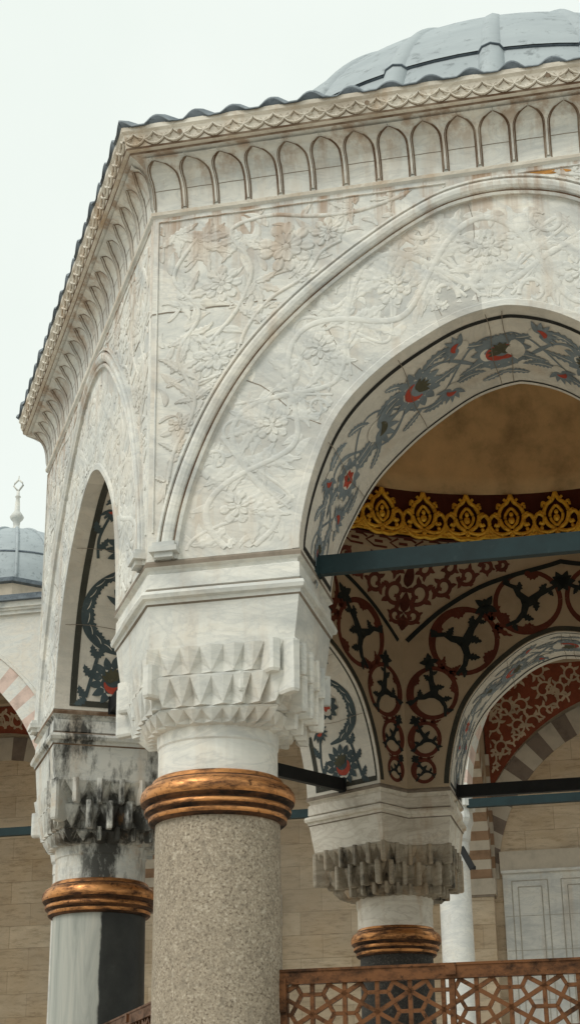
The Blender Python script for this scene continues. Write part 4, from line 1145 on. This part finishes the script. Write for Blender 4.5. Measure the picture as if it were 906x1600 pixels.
def spandrel_paint():
    random.seed(31); o = Orn(); mb = MB(); pts = []
    def sc(c, R, a0, ch):
        N = 24; path = [(c[0] + R * (1 - .72 * i / N) * cos(a0 + ch * 7.6 * i / N), c[1] + R * (1 - .72 * i / N) * sin(a0 + ch * 7.6 * i / N)) for i in range(N + 1)]
        o.ribbon(path, .034, 0, .006)
        for i in range(1, N, 3):
            x, y = path[i]; ta = atan2(path[i + 1][1] - y, path[i + 1][0] - x)
            o.leaf((x, y), ta - ch * .8, R * .75, R * .32, 0, .007, -ch * 1.4)
    for _ in range(500):
        x, z = random.uniform(-2.8, 0), random.uniform(6.2, 8.9)
        if z < sp_low(x) + .12 or z > sp_top(x) - .1 or any(hypot(x - p[0], z - p[1]) < .27 for p in pts): continue
        pts.append((x, z)); sc((x, z), random.uniform(.15, .19), random.uniform(0, 6.3), random.choice((-1, 1)))
    o.mirrored().emit(mb, sp_map, lambda x, z: abs(x) < 2.76 and sp_low(x) + .07 < z < sp_top(x) - .03)
    return mb.mesh('painted_scroll', [M['p_cream']])
SPM, SQM = spandrel(), spandrel_paint()
for i in range(5):
    x = XS[i] + BAY / 2 - .17
    link('wall_arch', WAM, AR, (x, 0, EYE)); s = link('painted_spandrel', SPM, AR, (x, 0, EYE)); link('painted_scroll', SQM, s)
# marble panel with incised frames on the back wall
def marble_panel():
    mb = MB(); y = 4.93
    mb.box((1.9, y + .03, 2.35), (3.3, .06, 6.2)); mb.box((1.9, y - .0, 5.33), (3.36, .10, .34), 1); mb.box((1.9, y - .02, 5.13), (3.34, .12, .05), 0)
    for x0, x1 in ((.36, 1.10), (1.24, 2.56), (2.7, 3.44)):
        for w, dd in ((.05, .0), (.16, .0)):
            a, b, t = x0 + w, x1 - w, 5.02 - w
            for p, q in (((a, t), (b, t)), ((a, 0), (a, t)), ((b, 0), (b, t))): mb.bar((p[0], y - .002, p[1]), (q[0], y - .002, q[1]),   .018, .010, 3, up=(0, 1, 0))
    for z in (1.1, 2.0, 2.9, 3.75, 4.35): mb.bar((.27, y - .001, z), (3.53, y - .001, z), .009, .008, 3, up=(0, 1, 0))
    return mb.mesh('marble_panel', [M['marble_shaft'], M['vous_cream'], M['joint'], M['joint_soft']])
link('marble_panel', marble_panel(), AR, (0, 0, EYE))
st = MB(); st.box((-4.05, 4.92, 1.4), (.32, .16, 6)); st.box((-4.05, 4.9, 4.45), (.4, .2, .12)); st.box((-4.9, 4.93, 4.75), (2.1, .14, .4)); st.box((-5.75, 4.92, 1.4), (.32, .16, 6)); st.build('window_surround', [M['marble_shaft']], AR, (0, 0, EYE))
st2 = MB(); st2.box((-7.95, 4.9, 4.7), (.3, .2, 1.0)); st2.lathe([(.0, 4.1), (.12, 4.15), (.15, 4.22)], 16, c=(-7.95, 4.9)); st2.build('wall_corbel', [M['marble_shaft']], AR, (0, 0, EYE))

# floodlight on a bracket
fl = thing('floodlight', 'small dark floodlight hanging from a bracket on the white arcade column', 'lamp', (2.43, 24.55, 4.38 + EYE), 0)
b = MB(); b.box((.02, .1, .30), (.05, .5, .04)); b.bar((.0, -.05, .33), (.06, -.08, .18), .035, .04); b.build('bracket', [M['iron_and_shaded_tie']], fl)
b = MB(); b.bar((.05, -.08, .22), (.20, -.13, -.10), .07, .09); b.box((.21, -.135, -.09), (.07, .05, .05)); b.build('lamp_head', [M['iron_and_shaded_tie']], fl)

# ------------------------------------------------------------------ far domed building
FB = thing('domed_building', 'distant lead-domed building with pale stone drum and white finial behind the arcade', 'building', (-7.69, 42.5, .75), YAW)
f = MB(); oct_ = lambda r, z: [(r * cos(2 * pi * k / 8 + .39), r * sin(2 * pi * k / 8 + .39), z) for k in range(8)]
f.grid([oct_(2.75, -.75), oct_(2.75, 14.95), oct_(2.85, 15.0), oct_(2.9, 15.3)], 0, close=True); f.build('drum', [M['vous_cream']], FB)
f = MB(); f.grid([oct_(2.9, 15.3), oct_(3.02, 15.33), oct_(3.02, 15.44), oct_(2.2, 15.72)], 0, close=True); f.build('eave', [M['lead_dark']], FB)
f = MB(); f.lathe([(2.2 * cos(t), 15.62 + 2.2 * sin(t)) for t in [pi / 2 * i / 16 for i in range(16)]] + [(.001, 17.82)], 48, 0, True); DB = f.build('dome', [M['lead']], FB)
f = MB(); f.tube([(2.21 * cos(t), 0, 15.62 + 2.21 * sin(t)) for t in [1.5 * i / 16 for i in range(17)]], .045, 6, up=(0, 1, 0)); RM2 = f.mesh('rib', [M['lead']])
for k in range(14): link('rib', RM2, DB, (0, 0, 0), 2 * pi * k / 14 + .2)
f = MB(); f.lathe([(2.215 * cos(.42), 15.62 + 2.215 * sin(.42) - .02), (2.23 * cos(.42), 15.62 + 2.215 * sin(.42)), (2.215 * cos(.44), 15.62 + 2.215 * sin(.44))], 48, 0, True); f.build('seam', [M['lead_dark']], DB)
f = MB(); f.lathe([(.26, 17.76), (.13, 17.9), (.085, 18.05), (.10, 18.1), (.10, 18.16), (.17, 18.24), (.20, 18.31), (.13, 18.42), (.075, 18.5), (.065, 18.75), (.05, 18.9), (.085, 18.93), (.05, 18.97), (.04, 19.1), (.02, 19.12)], 20, 0, True)
for s_ in (-1, 1): f.tube([(0, 0, 19.1), (s_ * .14, 0, 19.28), (s_ * .11, 0, 19.36), (0, 0, 19.46)], .028, 6)
f.tube([(0, 0, 19.44), (0, 0, 19.58)], .015, 6)
f.build('finial', [M['marble_clean']], DB)

# ------------------------------------------------------------------ ground
g = MB(); g.poly([(-400, -400, 0), (400, -400, 0), (400, 400, 0), (-400, 400, 0)]); G = g.build('ground', [M['paving']]); G['kind'] = 'structure'

# ------------------------------------------------------------------ light, sky, camera
SUN_AZ, SUN_EL = rad(222), rad(48)
w = bpy.data.worlds.new('World'); SC.world = w; w.use_nodes = True; nt = w.node_tree
bg = nt.nodes['Background']; bg.inputs['Strength'].default_value = .1
sky = nt.nodes.new('ShaderNodeTexSky'); sky.sky_type = 'NISHITA'; sky.sun_disc = False
sky.sun_elevation = SUN_EL; sky.sun_rotation = pi / 2 - SUN_AZ
hs = nt.nodes.new('ShaderNodeHueSaturation'); hs.inputs['Saturation'].default_value = .25; nt.links.new(sky.outputs[0], hs.inputs['Color'])
tc = nt.nodes.new('ShaderNodeTexCoord'); nz = nt.nodes.new('ShaderNodeTexNoise'); nz.inputs['Scale'].default_value = 3.0; nz.inputs['Detail'].default_value = 6
nt.links.new(tc.outputs['Generated'], nz.inputs['Vector'])
cr = nt.nodes.new('ShaderNodeValToRGB'); cr.color_ramp.elements[0].position = .3; cr.color_ramp.elements[1].position = .7
cr.color_ramp.elements[0].color = (.85, .94, .87, 1); cr.color_ramp.elements[1].color = (.96, 1.02, .965, 1); nt.links.new(nz.outputs['Fac'], cr.inputs[0])
sc_ = nt.nodes.new('ShaderNodeVectorMath'); sc_.operation = 'SCALE'; sc_.inputs['Scale'].default_value = 9.8; nt.links.new(cr.outputs[0], sc_.inputs[0])
mx = nt.nodes.new('ShaderNodeMix'); mx.data_type = 'RGBA'; mx.inputs[0].default_value = .88
nt.links.new(hs.outputs[0], mx.inputs[6]); nt.links.new(sc_.outputs[0], mx.inputs[7]); nt.links.new(mx.outputs[2], bg.inputs['Color'])
L = bpy.data.lights.new('Sun', 'SUN'); L.energy = 1.45; L.angle = rad(25); L.color = (1, .95, .87)
so = bpy.data.objects.new('sun', L); COL.objects.link(so)
sd = Vector((cos(SUN_EL) * cos(SUN_AZ), cos(SUN_EL) * sin(SUN_AZ), sin(SUN_EL))); so.rotation_euler = sd.to_track_quat('Z', 'Y').to_euler(); so.location = sd * 60

PIT, ROLL, FPX = .3905, -.015, 2545.78
R = Vector((1, 0, 0)); U = Vector((0, -sin(PIT), cos(PIT))); Fw = Vector((0, cos(PIT), sin(PIT)))
X = R * cos(ROLL) + U * sin(ROLL); Y = -R * sin(ROLL) + U * cos(ROLL)
cam = bpy.data.cameras.new('Camera'); co_ = bpy.data.objects.new('camera', cam); COL.objects.link(co_)
mw = Matrix((X, Y, -Fw)).transposed().to_4x4(); mw.translation = (0, 0, EYE); co_.matrix_world = mw
cam.sensor_fit = 'VERTICAL'; cam.sensor_height = 24; cam.lens = FPX / 1600 * 24; cam.clip_start = .1; cam.clip_end = 2000
SC.camera = co_
SC.view_settings.view_transform = 'Standard'; SC.view_settings.look = 'None'; SC.view_settings.exposure = .09; SC.view_settings.gamma = 1
